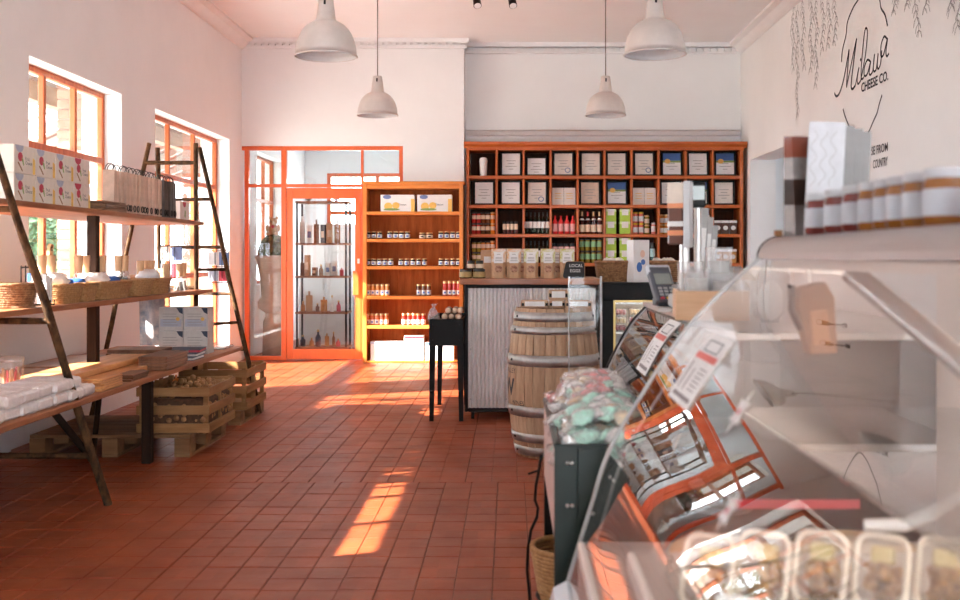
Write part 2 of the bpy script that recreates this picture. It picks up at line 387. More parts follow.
# ---------------------------------------------------------------- orange glazed partition and door
P0, P1 = YB+.02, YB+.09
pt = struct(MB().bbox(XL+.0, -1.315, P0, P1, 2.585, 2.634).build('trim_7', M_ORANGE))
for nm, xa, xb, za, zb in (('post', -3.268, -3.215, 0, 2.585), ('post', -2.815, -2.752, 0, 2.585), ('post', -1.365, -1.315, 0, 2.585), ('post', -1.835, -1.805, 2.17, 2.585),
                           ('rail', -3.215, -2.815, 2.13, 2.168), ('rail', -2.752, -1.365, 2.13, 2.168), ('rail', -3.215, -2.815, .0, .05), ('post', -1.83, -1.80, 0, 2.13)):
    MB().bbox(xa, xb, P0-.002, P1, za, zb).build(nm, M_ORANGE, pt)
for xa, xb, za, zb in ((-3.215, -2.815, .05, 2.13), (-3.215, -2.815, 2.168, 2.585), (-2.752, -1.835, 2.168, 2.585), (-1.805, -1.365, 2.168, 2.585), (-1.80, -1.365, .02, 2.13)):
    MB().box(xa, xb, P0+.03, P0+.036, za, zb).build('pane', M_GLASSD, pt)
dx0, dx1, dz1 = -2.748, -1.832, 2.12
door = struct(MB().bbox(dx0, dx0+.075, P0-.004, P0+.046, .01, dz1).build('door_1', M_ORANGE))
MB().bbox(dx1-.075, dx1, P0-.004, P0+.046, .01, dz1).build('door_stile', M_ORANGE, door)
MB().bbox(dx0+.075, dx1-.075, P0-.003, P0+.044, dz1-.13, dz1).build('door_rail', M_ORANGE, door)
MB().bbox(dx0+.075, dx1-.075, P0-.003, P0+.044, .01, .135).build('door_rail', M_ORANGE, door)
MB().box(dx0+.07, dx1-.07, P0+.018, P0+.024, .13, dz1-.12).build('pane', M_GLASSD, door)
MB().bbox(dx1-.095, dx1-.025, P0-.035, P0-.004, .80, 1.10).build('push_plate', M_ORANGE, door)
MB().bbox(dx1-.045, dx1-.015, P0-.012, P0-.002, 1.19, 1.25).build('lock', M_WHITE, door)
# ---------------------------------------------------------------- outside the left windows: veranda, brick pillars, hedge
M_RAFT = mat('rafter_paint', (.42, .35, .31), .6, var=.04, scale=6)
M_SOFF = mat('veranda_lining', (.17, .085, .065), .7, var=.06, scale=5)
M_BEAM = wood('veranda_beam', (.30, .20, .13), (.40, .28, .18), 'y', .6)
M_BOUNCE = mat('bounce_ground', (.44, .43, .38), .9, var=.2, scale=4, world=True)  # invented pale ground, there to bounce light up to the ceiling
M_PAVE = mat('veranda_paving', (.62, .61, .60), .8, var=.15, scale=3, world=True)  # paving tone kept bright so it bounces light onto the ceiling
M_BRICK = mat('pale_brick', (.34, .17, .12), .8, var=.18, scale=9, world=True, obj_rand=.08)
M_MORT = mat('mortar', (.36, .29, .25), .9, var=.08, scale=20)
M_LEAF = mat('leaf', (.045, .095, .035), .6, var=.5, scale=6, world=True, obj_rand=.2)
struct(MB().box(-30, XL-.341, -20, 45, -.25, -.06).build('ground_outside', M_BOUNCE))
struct(MB().box(-5.3, XL-.342, -3, 18, -.06, -.03).build('veranda_floor', M_PAVE))
def slope(x): return 3.32+(x-(XL-.34))*.45
va = thing('veranda_roof', 'sloping veranda roof with white rafters outside the left windows', 'veranda', (0, 0, 0))
vx0 = -4.75; vx1 = -5.7
MB().prism([(XL-.36, slope(XL-.36)), (vx0, slope(vx0)), (vx0, slope(vx0)+.03), (XL-.36, slope(XL-.36)+.03)], lambda a, b, h: (a, h, b), 6.3, 17).build('roof_lining', M_SOFF, va, recalc=True)
MB().prism([(vx0, slope(vx0)), (vx1, slope(vx1)), (vx1, slope(vx1)+.03), (vx0, slope(vx0)+.03)], lambda a, b, h: (a, h, b), 11.8, 17).build('roof_lining', M_SOFF, va, recalc=True)
for k in range(18):
    y = 6.5+k*.6
    MB().prism([(XL-.36, slope(XL-.36)), (vx1, slope(vx1)), (vx1, slope(vx1)-.09), (XL-.36, slope(XL-.36)-.10)], lambda a, b, h: (a, h, b), y, y+.06).build('rafter', M_RAFT, va, recalc=True)
MB().bbox(-5.6, -5.48, 6.3, 17, slope(-5.55)-.2, slope(-5.55)-.09).build('beam', M_BEAM, va)
MB().bbox(-4.45, -4.33, 6.3, 17, slope(-4.4)-.28, slope(-4.4)-.10).build('beam', M_BEAM, va)
BR_ME = {}
def brick_pillar(x0, x1, y0, y1, h, label):
    t = thing('brick_pillar', label, 'pillar', (x0, y0, 0))
    MB().box(.008, x1-x0-.008, .008, y1-y0-.008, -.05, h).build('mortar_core', M_MORT, t)
    lx, ly = x1-x0, y1-y0; nb = max(1, round(ly/.24)); bl = ly/nb
    me = MB().bbox(0, .02, 0, bl-.012, 0, .075, .003).mesh('brick', M_BRICK)
    me2 = MB().bbox(0, lx/2-.012, 0, .02, 0, .075, .003).mesh('brick', M_BRICK)
    r = 0; z = .9
    while z < h-.08:
        for k in range(nb):
            put('brick', me, t, (lx-.008, k*bl+.006, z))
        for k in range(2): put('brick', me2, t, (k*lx/2+.006, -.012, z))
        z += .088; r += 1
    return t
brick_pillar(-3.98, -3.66, 9.22, 9.66, 2.9, 'pale brick veranda pillar seen through the nearer left window')
brick_pillar(-3.98, -3.66, 12.75, 13.25, 2.9, 'pale brick veranda pillar seen through the farther left window')
def hedge(name, label, cx, cy, cz, rx, ry, rz, n, seed):
    t = thing(name, label, 'shrub', (cx, cy, 0)); r = random.Random(seed); mb = MB()
    for i in range(n):
        u = Vector((r.gauss(0, 1), r.gauss(0, 1), r.gauss(0, 1))).normalized()*r.uniform(.55, 1)**.5
        c = Vector((u.x*rx, u.y*ry, cz+u.z*rz)); a = Vector((r.gauss(0, 1), r.gauss(0, 1), r.gauss(0, 1))).normalized(); b = a.orthogonal().normalized()
        L = r.uniform(.05, .11); mb.add([c-a*L, c+b*L*.4, c+a*L, c-b*L*.4], [(0, 1, 2, 3)])
    o = mb.build('foliage', M_LEAF, t); o['kind'] = 'stuff'
    s = MB().tube([(0, 0, -.06), (.05, 0, cz*.5), (0, .05, cz)], .06, 6); s.build('stem', wood('bark', (.12, .07, .04), (.2, .12, .07)), t)
for k, (cx, cy, h) in enumerate(((-7.6, 11.2, 1.0), (-7.8, 13.9, 1.1), (-8.0, 16.8, 1.15), (-8.2, 19.8, 1.3), (-9.0, 23.0, 1.5))):
    hedge('garden_shrub', ORD[k]+' green shrub from the street end, outside the left windows', cx, cy, h, 1.0, 1.3, h*.85, 2600, 40+k)

for k, (cx, cy, h) in enumerate(((-11.6, 19.5, 2.3), (-12.4, 25.2, 2.6), (-13.2, 31.0, 2.8), (-14.2, 37.0, 3.0))):
    hedge('garden_tree', ORD[k]+' taller garden tree from the street end, beyond the shrubs', cx, cy, h, 1.7, 2.3, h*.72, 3600, 60+k)
# ---------------------------------------------------------------- pendant lamps
M_LAMP = mat('brushed_aluminium', (.74, .68, .64), .36, .5, var=.04, scale=10)
M_LAMPI = mat('lamp_inner_white', (.85, .86, .88), .5, var=.02)
M_CORD = mat('grey_cord', (.20, .17, .15), .5, var=.1)
def pendant(x, y, z, label):
    t = thing('pendant_lamp', label, 'lamp', (x, y, z), 0, 'dome pendant lamps hanging from the ceiling'); t.scale = (.8, .8, .8); ZR = (ZC-z)/.8
    R = .225; H = .26
    prof = [(R+.006, -.004), (R+.004, .006)]+[(R*math.cos(a)**.75 if math.cos(a) > 0 else .07, .004+H*math.sin(a)) for a in [k*math.pi/2/11 for k in range(0, 9)]]
    prof = [p for p in prof if p[0] > .075]+[(.076, .004+H*.985)]
    MB().lathe(prof, n=40, capb=False, capt=False).build('shade', M_LAMP, t)
    inner = [(max(r-.006, .06), z-.004) for r, z in prof][::-1]
    MB().lathe(inner, n=40, capb=False, capt=False).build('shade_lining', M_LAMPI, t)
    MB().tube([(.0+(R+.003)*math.cos(a), (R+.003)*math.sin(a), 0) for a in [2*math.pi*k/40 for k in range(40)]], .006, 6, closed=True).build('rim', M_LAMP, t)
    MB().lathe([(.078, .255), (.072, .275), (.052, .43), (.046, .44), (.012, .445)], n=24).build('socket_housing', M_LAMP, t)
    MB().bbox(-.008, .008, -.062, -.052, .37, .41, .002).build('vent_slot', M_BLACK, t)
    MB().lathe([(.02, .10), (.045, .13), (.05, .17), (.03, .21), (.02, .26)], n=14).build('bulb', M_LAMPI, t)
    MB().tube([(0, 0, .44), (0, 0, ZR-.03)], .006, 8).build('cord', M_CORD, t)
    MB().lathe([(.05, ZR-.035), (.045, ZR-.005), (.05, ZR)], n=16).build('ceiling_rose', M_LAMP, t)
pendant(-1.086, 6.20, 2.455, 'large near metal pendant lamp, upper left of the hall')
pendant(-1.192, 9.45, 2.545, 'far metal pendant lamp above the orange door partition')
pendant(.856, 6.20, 2.465, 'large near metal pendant lamp, upper right of the hall')
pendant(.860, 9.45, 2.545, 'far metal pendant lamp above the pigeonhole shelves')
for x, y, lb in ((-.33, 10.1, 'left black ceiling spotlight at the top edge'), (.01, 10.1, 'right black ceiling spotlight at the top edge')):
    t = thing('spotlight', lb, 'spotlight', (x, y, ZC), 0, 'ceiling spotlights')
    MB().lathe([(.035, -.03), (.035, 0)], n=14).build('mount', M_DARKM, t)
    MB().tube([(0, 0, -.03), (0, 0, -.17)], .010, 6).build('arm', M_DARKM, t)
    a = Vector((0, .03, -.16)); b = Vector((.02, -.05, -.275))
    MB().tube([a, a+(b-a)*.3, b], .03, 12, rs=[.024, .036, .040]).build('can', M_DARKM, t)
    MB().tube([b, b+(b-a).normalized()*.004], .034, 12).build('lens', M_LAMPI, t)

# ---------------------------------------------------------------- pigeonhole unit on the back wall
UX0, UX1, UY0, UZ = xat(464, 12.8), 2.885, 12.80, 2.672
pg = thing('pigeonhole_shelf', 'wide reddish wooden pigeonhole shelving covering the back wall', 'shelving', (0, 0, 0))
US = .0121905
cells_x = [xat(469.6+27.05*k, 12.8) for k in range(11)]     # left face of each bay
rows_z = [zat(y, 12.8) for y in (177.2, 206.4, 235.6, 264.6, 294, 323, 352)]   # shelf mid heights
D0, D1 = UY0, YR-.005
MB().bbox(UX0+.03, cells_x[0]-.004, D0, D1, 0, UZ-.06).build('side_panel', M_CED, pg)
MB().bbox(cells_x[10], UX1-.04, D0, D1, 0, UZ-.06).build('side_panel', M_CED, pg)
MB().prism([(0, 0), (-.05, 0), (-.05, -.035), (-.02, -.06), (-.02, -.075), (0, -.075)], lambda a, b, h: (h, D0+a, UZ+b), UX0, UX1).build('crown', M_CEDX, pg, recalc=True)
MB().bbox(UX0+.03, UX1-.03, D0-.001, D1, UZ-.10, UZ-.01).build('top_board', M_CEDX, pg)
for z in rows_z[:-1]: MB().bbox(cells_x[0]-.004, cells_x[10], D0, D1-.01, z-.02, z+.02).build('shelf', M_CEDX, pg)
MB().bbox(cells_x[0]-.004, cells_x[10], D0, D1-.01, .0, .09).build('plinth', M_CEDX, pg)
bounds = [UZ-.10]+rows_z[:-1]+[.09]
for k in range(1, 10):
    for j in range(len(bounds)-1):
        MB().bbox(cells_x[k]-.014, cells_x[k]+.014, D0+.004, D1-.01, bounds[j+1]+.0205, bounds[j]-.0205 if j else bounds[j]).build('divider', M_CED, pg)
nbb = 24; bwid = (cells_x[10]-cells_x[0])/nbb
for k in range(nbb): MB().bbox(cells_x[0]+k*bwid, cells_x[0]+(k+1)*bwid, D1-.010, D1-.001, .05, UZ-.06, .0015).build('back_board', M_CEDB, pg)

# pine bookcase beside it
bk = thing('pine_bookcase', 'tall orange pine bookcase between the door and the pigeonhole shelves', 'bookcase', (0, 0, 0))
BY0, BY1 = 12.62, 12.90; bx0, bx1 = xat(363, BY0), xat(463, BY0); BT = zat(181.5, BY0)
MB().bbox(bx0, bx0+.045, BY0, BY1, 0, BT-.03).build('side_panel', M_PINE, bk)
MB().bbox(bx1-.045, bx1, BY0, BY1, 0, BT-.03).build('side_panel', M_PINE, bk)
MB().bbox(bx0-.02, bx1+.02, BY0-.03, BY1, BT-.03, BT).build('top', M_PINEX, bk)
MB().bbox(bx0+.046, bx1-.046, BY0+.001, BY1, BT-.085, BT-.03).build('header', M_PINEX, bk)
bk_z = [zat(y, BY0) for y in (211.5, 238.8, 266, 296, 325.5)]
for z in bk_z: MB().bbox(bx0+.046, bx1-.046, BY0+.001, BY1-.012, z-.04, z).build('shelf', M_PINEX, bk)
MB().bbox(bx0+.046, bx1-.046, BY0+.001, BY1-.012, 0, .02).build('bottom_board', M_PINEX, bk)
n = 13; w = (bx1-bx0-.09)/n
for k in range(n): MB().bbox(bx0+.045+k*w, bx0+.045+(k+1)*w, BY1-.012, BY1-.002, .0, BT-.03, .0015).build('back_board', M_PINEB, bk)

# ---------------------------------------------------------------- jars, bottles and packets (shared shapes)
def C(name, c, rough=.35, **k): return mat(name, c, rough, var=.06, scale=30, **k)
M_LBLW = C('label_white', (.80, .78, .76), .6); M_LBLB = C('label_blue', (.07, .17, .52), .5); M_LBLC = C('label_cream', (.78, .62, .46), .6)
M_LBLG = C('label_green', (.22, .45, .22), .6); M_LBLR = C('label_red', (.6, .06, .05), .6)
M_GOLD = mat('gold_lid', (.72, .47, .20), .3, .7, var=.05); M_LIDB = C('lid_black', (.02, .02, .02), .3); M_LIDY = C('lid_yellow', (.85, .55, .02), .3); M_LIDS = mat('lid_silver', (.7, .68, .66), .3, .7, var=.05); M_LIDW = C('lid_white', (.82, .80, .78), .4); M_LIDR = C('foil_red', (.6, .03, .03), .3)
G_DARK = C('glass_dark', (.015, .012, .01), .08, coat=.5); G_AMB = C('contents_amber', (.62, .24, .05), .15, coat=.4); G_RED = C('contents_red', (.52, .03, .02), .15, coat=.4)
G_ORG = C('contents_orange', (.80, .26, .03), .15, coat=.4); G_BRN = C('contents_brown', (.16, .055, .02), .15, coat=.4); G_OLV = C('contents_olive', (.28, .21, .03), .15, coat=.4); G_YEL = C('contents_yellow', (.75, .42, .05), .15, coat=.4)
G_BOT = C('bottle_green_black', (.02, .03, .018), .06, coat=.6); G_PNK = C('contents_coral', (.8, .22, .15), .25); G_REDP = C('plastic_red', (.78, .03, .03), .3)
def jar(h, r, body, lbl, lid, spot=None, n=14, l0=.14, l1=.62, lidh=.16, neck=.9):
    def mk():
        t = thing('jar', 'x', 'x')
        hb = h*(1-lidh)
        MB().lathe([(r*.92, 0), (r, h*.04), (r, hb*.86), (r*neck, hb*.96), (r*neck, hb)], n=n).build('glass_body', body, t)
        l = MB().lathe([(r*1.012, h*l0), (r*1.012, h*l1)], n=n, capb=False, capt=False).build('label_band', lbl, t)
        if spot: MB().add([(r*1.02*math.sin(a), -r*1.02*math.cos(a), h*z) for z in (l0+.12*(l1-l0)/.48, l1-.16*(l1-l0)/.48) for a in (-.45, -.15, .15, .45)], [(0, 1, 5, 4), (1, 2, 6, 5), (2, 3, 7, 6)]).build('label_mark', spot, l)
        MB().lathe([(r*neck*1.06, hb), (r*neck*1.06, h*.985), (r*neck*.98, h)], n=n).build('lid', lid, t)
        return t
    return mk
def bottle(h, r, body, lbl, cap, sh=.58, l0=.12, l1=.48, nr=.32, lbl2=None, n=14):
    def mk():
        t = thing('bottle', 'x', 'x')
        MB().lathe([(r*.9, 0), (r, h*.03), (r, h*sh), (r*.85, h*(sh+.08)), (r*nr*1.1, h*(sh+.20)), (r*nr, h*.84), (r*nr, h*.92)], n=n).build('glass_body', body, t)
        MB().lathe([(r*1.012, h*l0), (r*1.012, h*l1)], n=n, capb=False, capt=False).build('label_band', lbl, t)
        if lbl2: MB().lathe([(r*.90, h*(sh+.07)), (r*.55, h*(sh+.16))], n=n, capb=False, capt=False).build('neck_label', lbl2, t)
        MB().lathe([(r*nr*1.15, h*.80), (r*nr*1.15, h*.99), (r*nr, h)], n=n).build('cap', cap, t)
        return t
    return mk
def rowof(key, mk, xs, y, z, phrase, cat, name, where, group, plural=None):
    n = len(xs)
    for i, x in enumerate(xs):
        lab = f'{phrase} {where}' if n == 1 else f'{ORD[i]} from left of {n} {plural or phrase+"s"} {where}'
        o = repeat(key, mk, (x, y+random.uniform(-.006, .006), z+.0006), random.uniform(-.12, .12), lab, cat, group)
        o.name = name
def pxs(a, b, n, d): return [xat(a+(b-a)*i/(n-1) if n > 1 else a, d) for i in range(n)]
BJ = BY0+.09
g = 'small jars on the pine bookcase'
jb = jar(.092, .030, G_DARK, M_LBLW, M_GOLD, M_LBLB)
for row, z, grp in ((1, bk_z[1], [(368, 379.5, 3, 'left'), (390, 407.5, 4, 'middle'), (441, 458.5, 4, 'right')]), (2, bk_z[2], [(368, 390.7, 5, 'left'), (401, 424.5, 5, 'middle'), (441, 458.5, 4, 'right')])):
    for a, b, n, side in grp:
        rowof('jar_blue', jb, pxs(a, b, n, BJ), BJ, z, 'blue-labelled dark jar', 'jar', 'jam_jar', f'{side} on {ORD[row]} bookcase shelf', g)
rowof('jar_squat', jar(.075, .040, G_BRN, M_LBLC, M_GOLD, M_INK), pxs(422.5, 429.5, 2, BJ), BJ, bk_z[1], 'squat dark jar', 'jar', 'jam_jar', 'in the middle of second bookcase shelf', g)
rowof('jar_amber', jar(.14, .027, G_AMB, M_LBLW, M_GOLD, M_LBLB, l0=.10, l1=.48), pxs(368.3, 387.3, 5, BJ), BJ, bk_z[3], 'tall amber jar', 'jar', 'sauce_jar', 'on fourth bookcase shelf', g)
rowof('jar_brown', jar(.14, .027, G_BRN, M_LBLW, M_GOLD, M_LBLB, l0=.10, l1=.48), pxs(418.7, 428.7, 3, BJ), BJ, bk_z[3], 'tall brown jar', 'jar', 'sauce_jar', 'on fourth bookcase shelf', g)
rowof('jar_hot', jar(.178, .026, G_RED, M_LBLW, M_GOLD, M_LBLB, l0=.08, l1=.38), pxs(445, 459, 4, BJ), BJ, bk_z[3], 'tallest red sauce jar', 'jar', 'sauce_jar', 'on fourth bookcase shelf', g)
rowof('jar_rust', jar(.14, .027, C('contents_rust', (.55, .14, .03), .15, coat=.4), M_LBLW, M_GOLD, M_LBLB, l0=.10, l1=.48), pxs(367.8, 386.5, 5, BJ), BJ, bk_z[4], 'rust-coloured sauce jar', 'jar', 'sauce_jar', 'on fifth bookcase shelf', g)
rowof('jar_red', jar(.14, .027, G_RED, M_LBLW, M_GOLD, M_LBLB, l0=.10, l1=.48), pxs(404, 423.5, 5, BJ), BJ, bk_z[4], 'red sauce jar', 'jar', 'sauce_jar', 'on fifth bookcase shelf', g)
# gift boxes on the bookcase's top shelf, white boxes at its foot
M_EGG = C('print_yellow', (.85, .52, .12), .6); M_PRG = C('print_green', (.25, .38, .10), .6); M_PRR = C('print_red', (.55, .05, .08), .6); M_PRB = C('print_blue', (.16, .22, .42), .6); M_PRGREY = C('print_grey', (.45, .47, .55), .6)
def flat(mb, pts, y, t=.0015):            # flat print facing the camera (-y)
    mb.prism(pts, lambda a, b, h: (a, h, b), y-t, y)
def ell(cx, cz, rx, rz, n=14, a0=0, a1=2*math.pi): return [(cx+rx*math.cos(a0+(a1-a0)*k/(n if a1-a0 > 6.2 else n-1)), cz+rz*math.sin(a0+(a1-a0)*k/(n if a1-a0 > 6.2 else n-1))) for k in range(n)]
for i, (a, b) in enumerate(((381, 415), (417.5, 452))):
    x0, x1 = xat(a, BJ), xat(b, BJ); t = thing('gift_box', ('left','right')[i]+' white hamper box on the top shelf of pine bookcase', 'box', ((x0+x1)/2, BJ, bk_z[0]), 0, 'white hamper boxes')
    w = (x1-x0)/2; h = .205
    MB().bbox(-w, w, -.04, .12, 0, h).build('carton', M_WHITE, t)
    p = MB(); flat(p, ell(-w*.62, h-.028, .05, .026), -.041); p.build('badge', M_PRB, t)
    p = MB(); flat(p, ell(-w*.55, .065, .05, .045), -.041); flat(p, ell(-w*.10, .075, .045, .04), -.0412); p.build('picture', M_EGG, t)
    p = MB(); flat(p, ell(-w*.35, .028, .10, .014), -.0425); p.build('picture', M_PRG, t)
    p = MB(); flat(p, [(w*.78, 0.002), (w, .002), (w, h*.75), (w*.78, h*.75)], -.041); p.build('stripe', M_EGG, t)
    o = put('lettering', text_mesh('Cheese', .035, M_INK), t); frame_mat(o, (1, 0, 0), (0, 0, 1), (.0, -.0425, .075))
for i, (a, b, y0, h, lb) in enumerate(((371, 404, 362, .23, 'low white box at left on bookcase bottom'), (404.5, 424, 362, .30, 'tall white box with pink band on bookcase bottom'), (425.5, 440, 362, .22, 'blue-edged white box behind the black stand'), (441, 454, 362, .20, 'white box with grey print at right on bookcase bottom'))):
    x0, x1 = xat(a, BJ), xat(b, BJ); t = thing('carton_box', lb, 'box', (x0, BJ, .02))
    MB().bbox(0, x1-x0, -.05, .13, 0, h).build('carton', M_WHITE, t)
    p = MB(); flat(p, [(0.004, h-.03), (x1-x0-.004, h-.03), (x1-x0-.004, h-.004), (.004, h-.004)], -.051); p.build('stripe', (M_PRGREY, M_PRR, M_LBLB, M_PRGREY)[i], t)

# ---------------------------------------------------------------- certificates and goods in the pigeonholes
def cellc(k): return (cells_x[k]+cells_x[k+1])/2
FY = UY0+.10
zr = [rows_z[0]+.02, rows_z[1]+.02, rows_z[2]+.02, rows_z[3]+.02, rows_z[4]+.02]   # standing height of rows 1..5
M_PAP = [mat('certificate_ivory', (.86, .78, .70), .6, var=.05, scale=12), mat('certificate_white', (.88, .86, .84), .6, var=.04, scale=12), mat('certificate_tan', (.74, .56, .44), .6, var=.12, scale=8)]
M_SKY = C('print_sky', (.05, .14, .40), .5)
def certificate(k, row, kind, w=.262, h=.31, dx=0., small=False):
    lab = f'{("ivory ","white ","tan ","blue-topped ")[kind]}framed certificate, {ORD[row]} row, {ORD[k]} pigeonhole from left'
    t = thing('framed_certificate', lab, 'certificate', (cellc(k)+dx, FY, zr[row]), (-.10, 0, random.uniform(-.06, .06)), 'framed certificates in the pigeonholes')
    b = .022
    fr = MB()
    for (a, c, e, f) in ((-w/2, -w/2+b, 0, h), (w/2-b, w/2, 0, h), (-w/2+b, w/2-b, 0, b), (-w/2+b, w/2-b, h-b, h)): fr.bbox(a, c, -.012, .012, e, f, .003)
    fr.build('frame', M_BLACK, t)
    MB().box(-w/2+b*.8, w/2-b*.8, .0, .008, b*.8, h-b*.8).build('paper', M_PAP[1] if kind == 3 else M_PAP[kind], t)
    if kind == 3:
        p = MB(); flat(p, [(-w/2+b, h-.11), (w/2-b, h-.11), (w/2-b, h-b), (-w/2+b, h-b)], -.001); p.build('picture', M_SKY, t)
        p = MB(); flat(p, [(-w/2+b, h-.135), (w/2-b, h-.135), (w/2-b, h-.11), (-w/2+b, h-.11)], -.001); p.build('picture', M_PRG, t)
        p = MB(); flat(p, ell(-w*.20, h-.12, .036, .030), -.003); p.build('seal', M_EGG, t)
    elif kind == 0 and (k+row) % 3 == 0:
        p = MB(); p.tube([(w*.2+.03*math.cos(a), -.002, .075+.028*math.sin(a)) for a in [6.283*i/14 for i in range(14)]], .005, 5, closed=True); p.build('seal', M_PRB, t)
    p = MB()
    for j in range(4):
        ww = (.06, .04, .07, .03)[j]; z = h*.62-j*.035; flat(p, [(-ww, z), (ww, z), (ww, z+.006), (-ww, z+.006)], -.001)
    p.build('lettering', mat('print_line', (.36, .32, .30), .6, var=.05), t)
kinds = [[None, 1, 1, 0, 0, 0, 0, 3, 1, 3], [1, 1, 0, None, 2, 3, None, 1, 3, 0]]
for row in (0, 1):
    for k in range(10):
        kd = kinds[row][k]
        if kd is None: continue
        certificate(k, row, kd, h=.245 if (row, k) == (0, 2) else .305, dx=random.uniform(-.01, .01))
for k in (3, 6):
    t = thing('certificate_folder', f'open tan certificate folder in second row, {ORD[k]} pigeonhole', 'certificate', (cellc(k), FY, zr[1]), (-.08, 0, 0), 'open certificate folders')
    MB().box(-.142, -.002, 0, .008, 0, .215).build('page', M_PAP[0], t); MB().box(.002, .142, 0, .008, 0, .215).build('page', M_PAP[0], t)
    MB().bbox(-.147, .147, .009, .014, 0, .22, .002).build('cover', M_BLACK, t)
    p = MB()
    for s in (-1, 1):
        for j in range(3): flat(p, [(s*.07-.04, .08+j*.03), (s*.07+.04, .08+j*.03), (s*.07+.04, .088+j*.03), (s*.07-.04, .088+j*.03)], 0)
    p.build('lettering', M_EGG, t)
t = thing('trophy_vase', 'slim white vase in the top left pigeonhole', 'vase', (cellc(0), FY, zr[0]))
MB().lathe([(.038, 0), (.042, .02), (.05, .18), (.047, .215), (.03, .228), (.0, .232)], n=18).build('vase_body', M_LIDW, t)
MB().lathe([(.052, .17), (.052, .19)], n=18, capb=False, capt=False).build('vase_band', M_WHITE, t)
# row 3 and 4 goods
R3, R4, R5 = zr[2], zr[3], zr[4]; GY = UY0+.09
gg = 'bottles and jars in the pigeonholes'
def stack2(key, mk, mk2, k, z, n, h, sp, phrase, name, nth, x0=None):
    c = cellc(k) if x0 is None else x0
    for lv in range(2):
        rowof(key+str(lv), mk if lv == 0 else mk2, [c+(i-(n-1)/2)*sp for i in range(n)], GY, z+lv*h, phrase, 'jar', name, f'{("lower","upper")[lv]} layer, {nth}', gg)
cols5 = [G_RED, G_RED, G_BRN, G_BRN, G_ORG]
nm5 = ['red', 'crimson', 'brown', 'chestnut', 'orange']
for lv in range(2):
    for i in range(5):
        x = cellc(0)+(i-2)*.057
        o = repeat(f'j3{i//2 if i < 4 else 9}', jar(.135, .027, cols5[i], M_LBLC, M_LIDB if i < 4 else M_GOLD, l0=.35, l1=.70), (x, GY, R3+lv*.136), 0, f'{nm5[i]} preserve jar, {("lower","upper")[lv]} layer, third-row leftmost pigeonhole', 'jar', gg); o.name = 'preserve_jar'
        o = repeat(f'j4{i//2 if i < 4 else 9}', jar(.135, .027, [G_OLV, G_OLV, G_AMB, G_AMB, G_ORG][i], M_LBLC, M_LIDB if i < 4 else M_GOLD, l0=.35, l1=.70), (x, GY, R4+lv*.136), 0, f'{["olive","dark olive","amber","tan","orange"][i]} preserve jar, {("lower","upper")[lv]} layer, fourth-row leftmost pigeonhole', 'jar', gg); o.name = 'preserve_jar'
rowof('j_small_dark', jar(.155, .022, C('contents_plum', (.06, .012, .012), .15, coat=.4), M_LBLC, M_LIDB, l0=.35, l1=.8), [cellc(1)+(i-1.5)*.048 for i in range(4)], GY, R3, 'slim dark jar', 'jar', 'relish_jar', 'in third-row second pigeonhole', gg)
wb = bottle(.27, .0245, G_BOT, M_LBLW, M_LIDB, sh=.60, l0=.28, l1=.56)
rowof('wineb', wb, [cellc(2)+(i-2.5)*.051 for i in range(6)], GY, R3, 'dark bottle', 'bottle', 'oil_bottle', 'in third-row third pigeonhole', gg)
rowof('wineb', wb, [cellc(2)+(i-2.5)*.051 for i in range(6)], GY, R4-.08+.08-.0, 'dark bottle', 'bottle', 'oil_bottle', 'in fourth-row third pigeonhole', gg)
sq = bottle(.225, .032, G_REDP, M_LBLR and C('label_pink', (.85, .45, .42), .6), G_REDP, sh=.62, l0=.14, l1=.56, nr=.34)
rowof('squeeze', sq, [cellc(3)+(i-1.5)*.073 for i in range(4)], GY, R3, 'red squeeze bottle', 'bottle', 'sauce_bottle', 'in third-row fourth pigeonhole', gg)
rowof('squeeze2', jar(.24, .034, C('contents_rose', (.55, .08, .07), .2), C('label_pale_pink', (.85, .58, .54), .6), M_LIDB, l0=.55, l1=.82), [cellc(3)+(i-1.5)*.073 for i in range(4)], GY, R4, 'pink-labelled bottle', 'bottle', 'sauce_bottle', 'in fourth-row fourth pigeonhole', gg)
xs4 = [cellc(4)+(i-1.5)*.072 for i in range(4)]
for i in range(4):
    cap = M_LIDR if i == 1 else C('foil_tan', (.62, .40, .20), .4)
    o = repeat('sp'+('r' if i == 1 else 't'), bottle(.275, .034, C('glass_ruby', (.05, .008, .008), .08, coat=.5), M_LBLC, cap, sh=.55, l0=.10, l1=.42, nr=.36, lbl2=M_LBLW), (xs4[i], GY, R3), 0, f'{ORD[i]} from left of four {"" if i != 1 else "(red-topped) "}wine bottles, third-row fifth pigeonhole', 'bottle', gg); o.name = 'wine_bottle'
for lv in range(2):
    rowof('green4', jar(.15, .032, G_OLV, M_LBLG, M_LIDB, l0=.30, l1=.75), xs4, GY, R4+lv*.151, 'green-labelled jar', 'jar', 'pickle_jar', f'{("lower","upper")[lv]} layer, fourth-row fifth pigeonhole', gg)
M_LIME = C('lime_carton', (.42, .62, .06), .5)
def teabox():
    t = thing('tea_box', 'x', 'x'); MB().bbox(-.064, .064, -.05, .05, 0, .152, .003).build('carton', M_LIME, t)
    p = MB(); flat(p, [(-.04, .075), (.04, .075), (.04, .15), (-.04, .15)], -.0505); p.build('label_panel', M_LBLW, t)
    MB().bbox(-.065, .065, -.051, .051, .118, .1535, .003).build('lid', C('lime_pale', (.66, .78, .35), .5), t); return t
for row, z in ((2, R3), (3, R4)):
    for c in range(2):
        for lv in range(2):
            repeat('tea', teabox, (cellc(5)+(c-.5)*.172, GY, z+lv*.154), 0, f'lime green box, {("lower","upper")[lv]} {("left","right")[c]}, {ORD[row]}-row sixth pigeonhole', 'box', 'lime green boxes').name = 'tea_box'
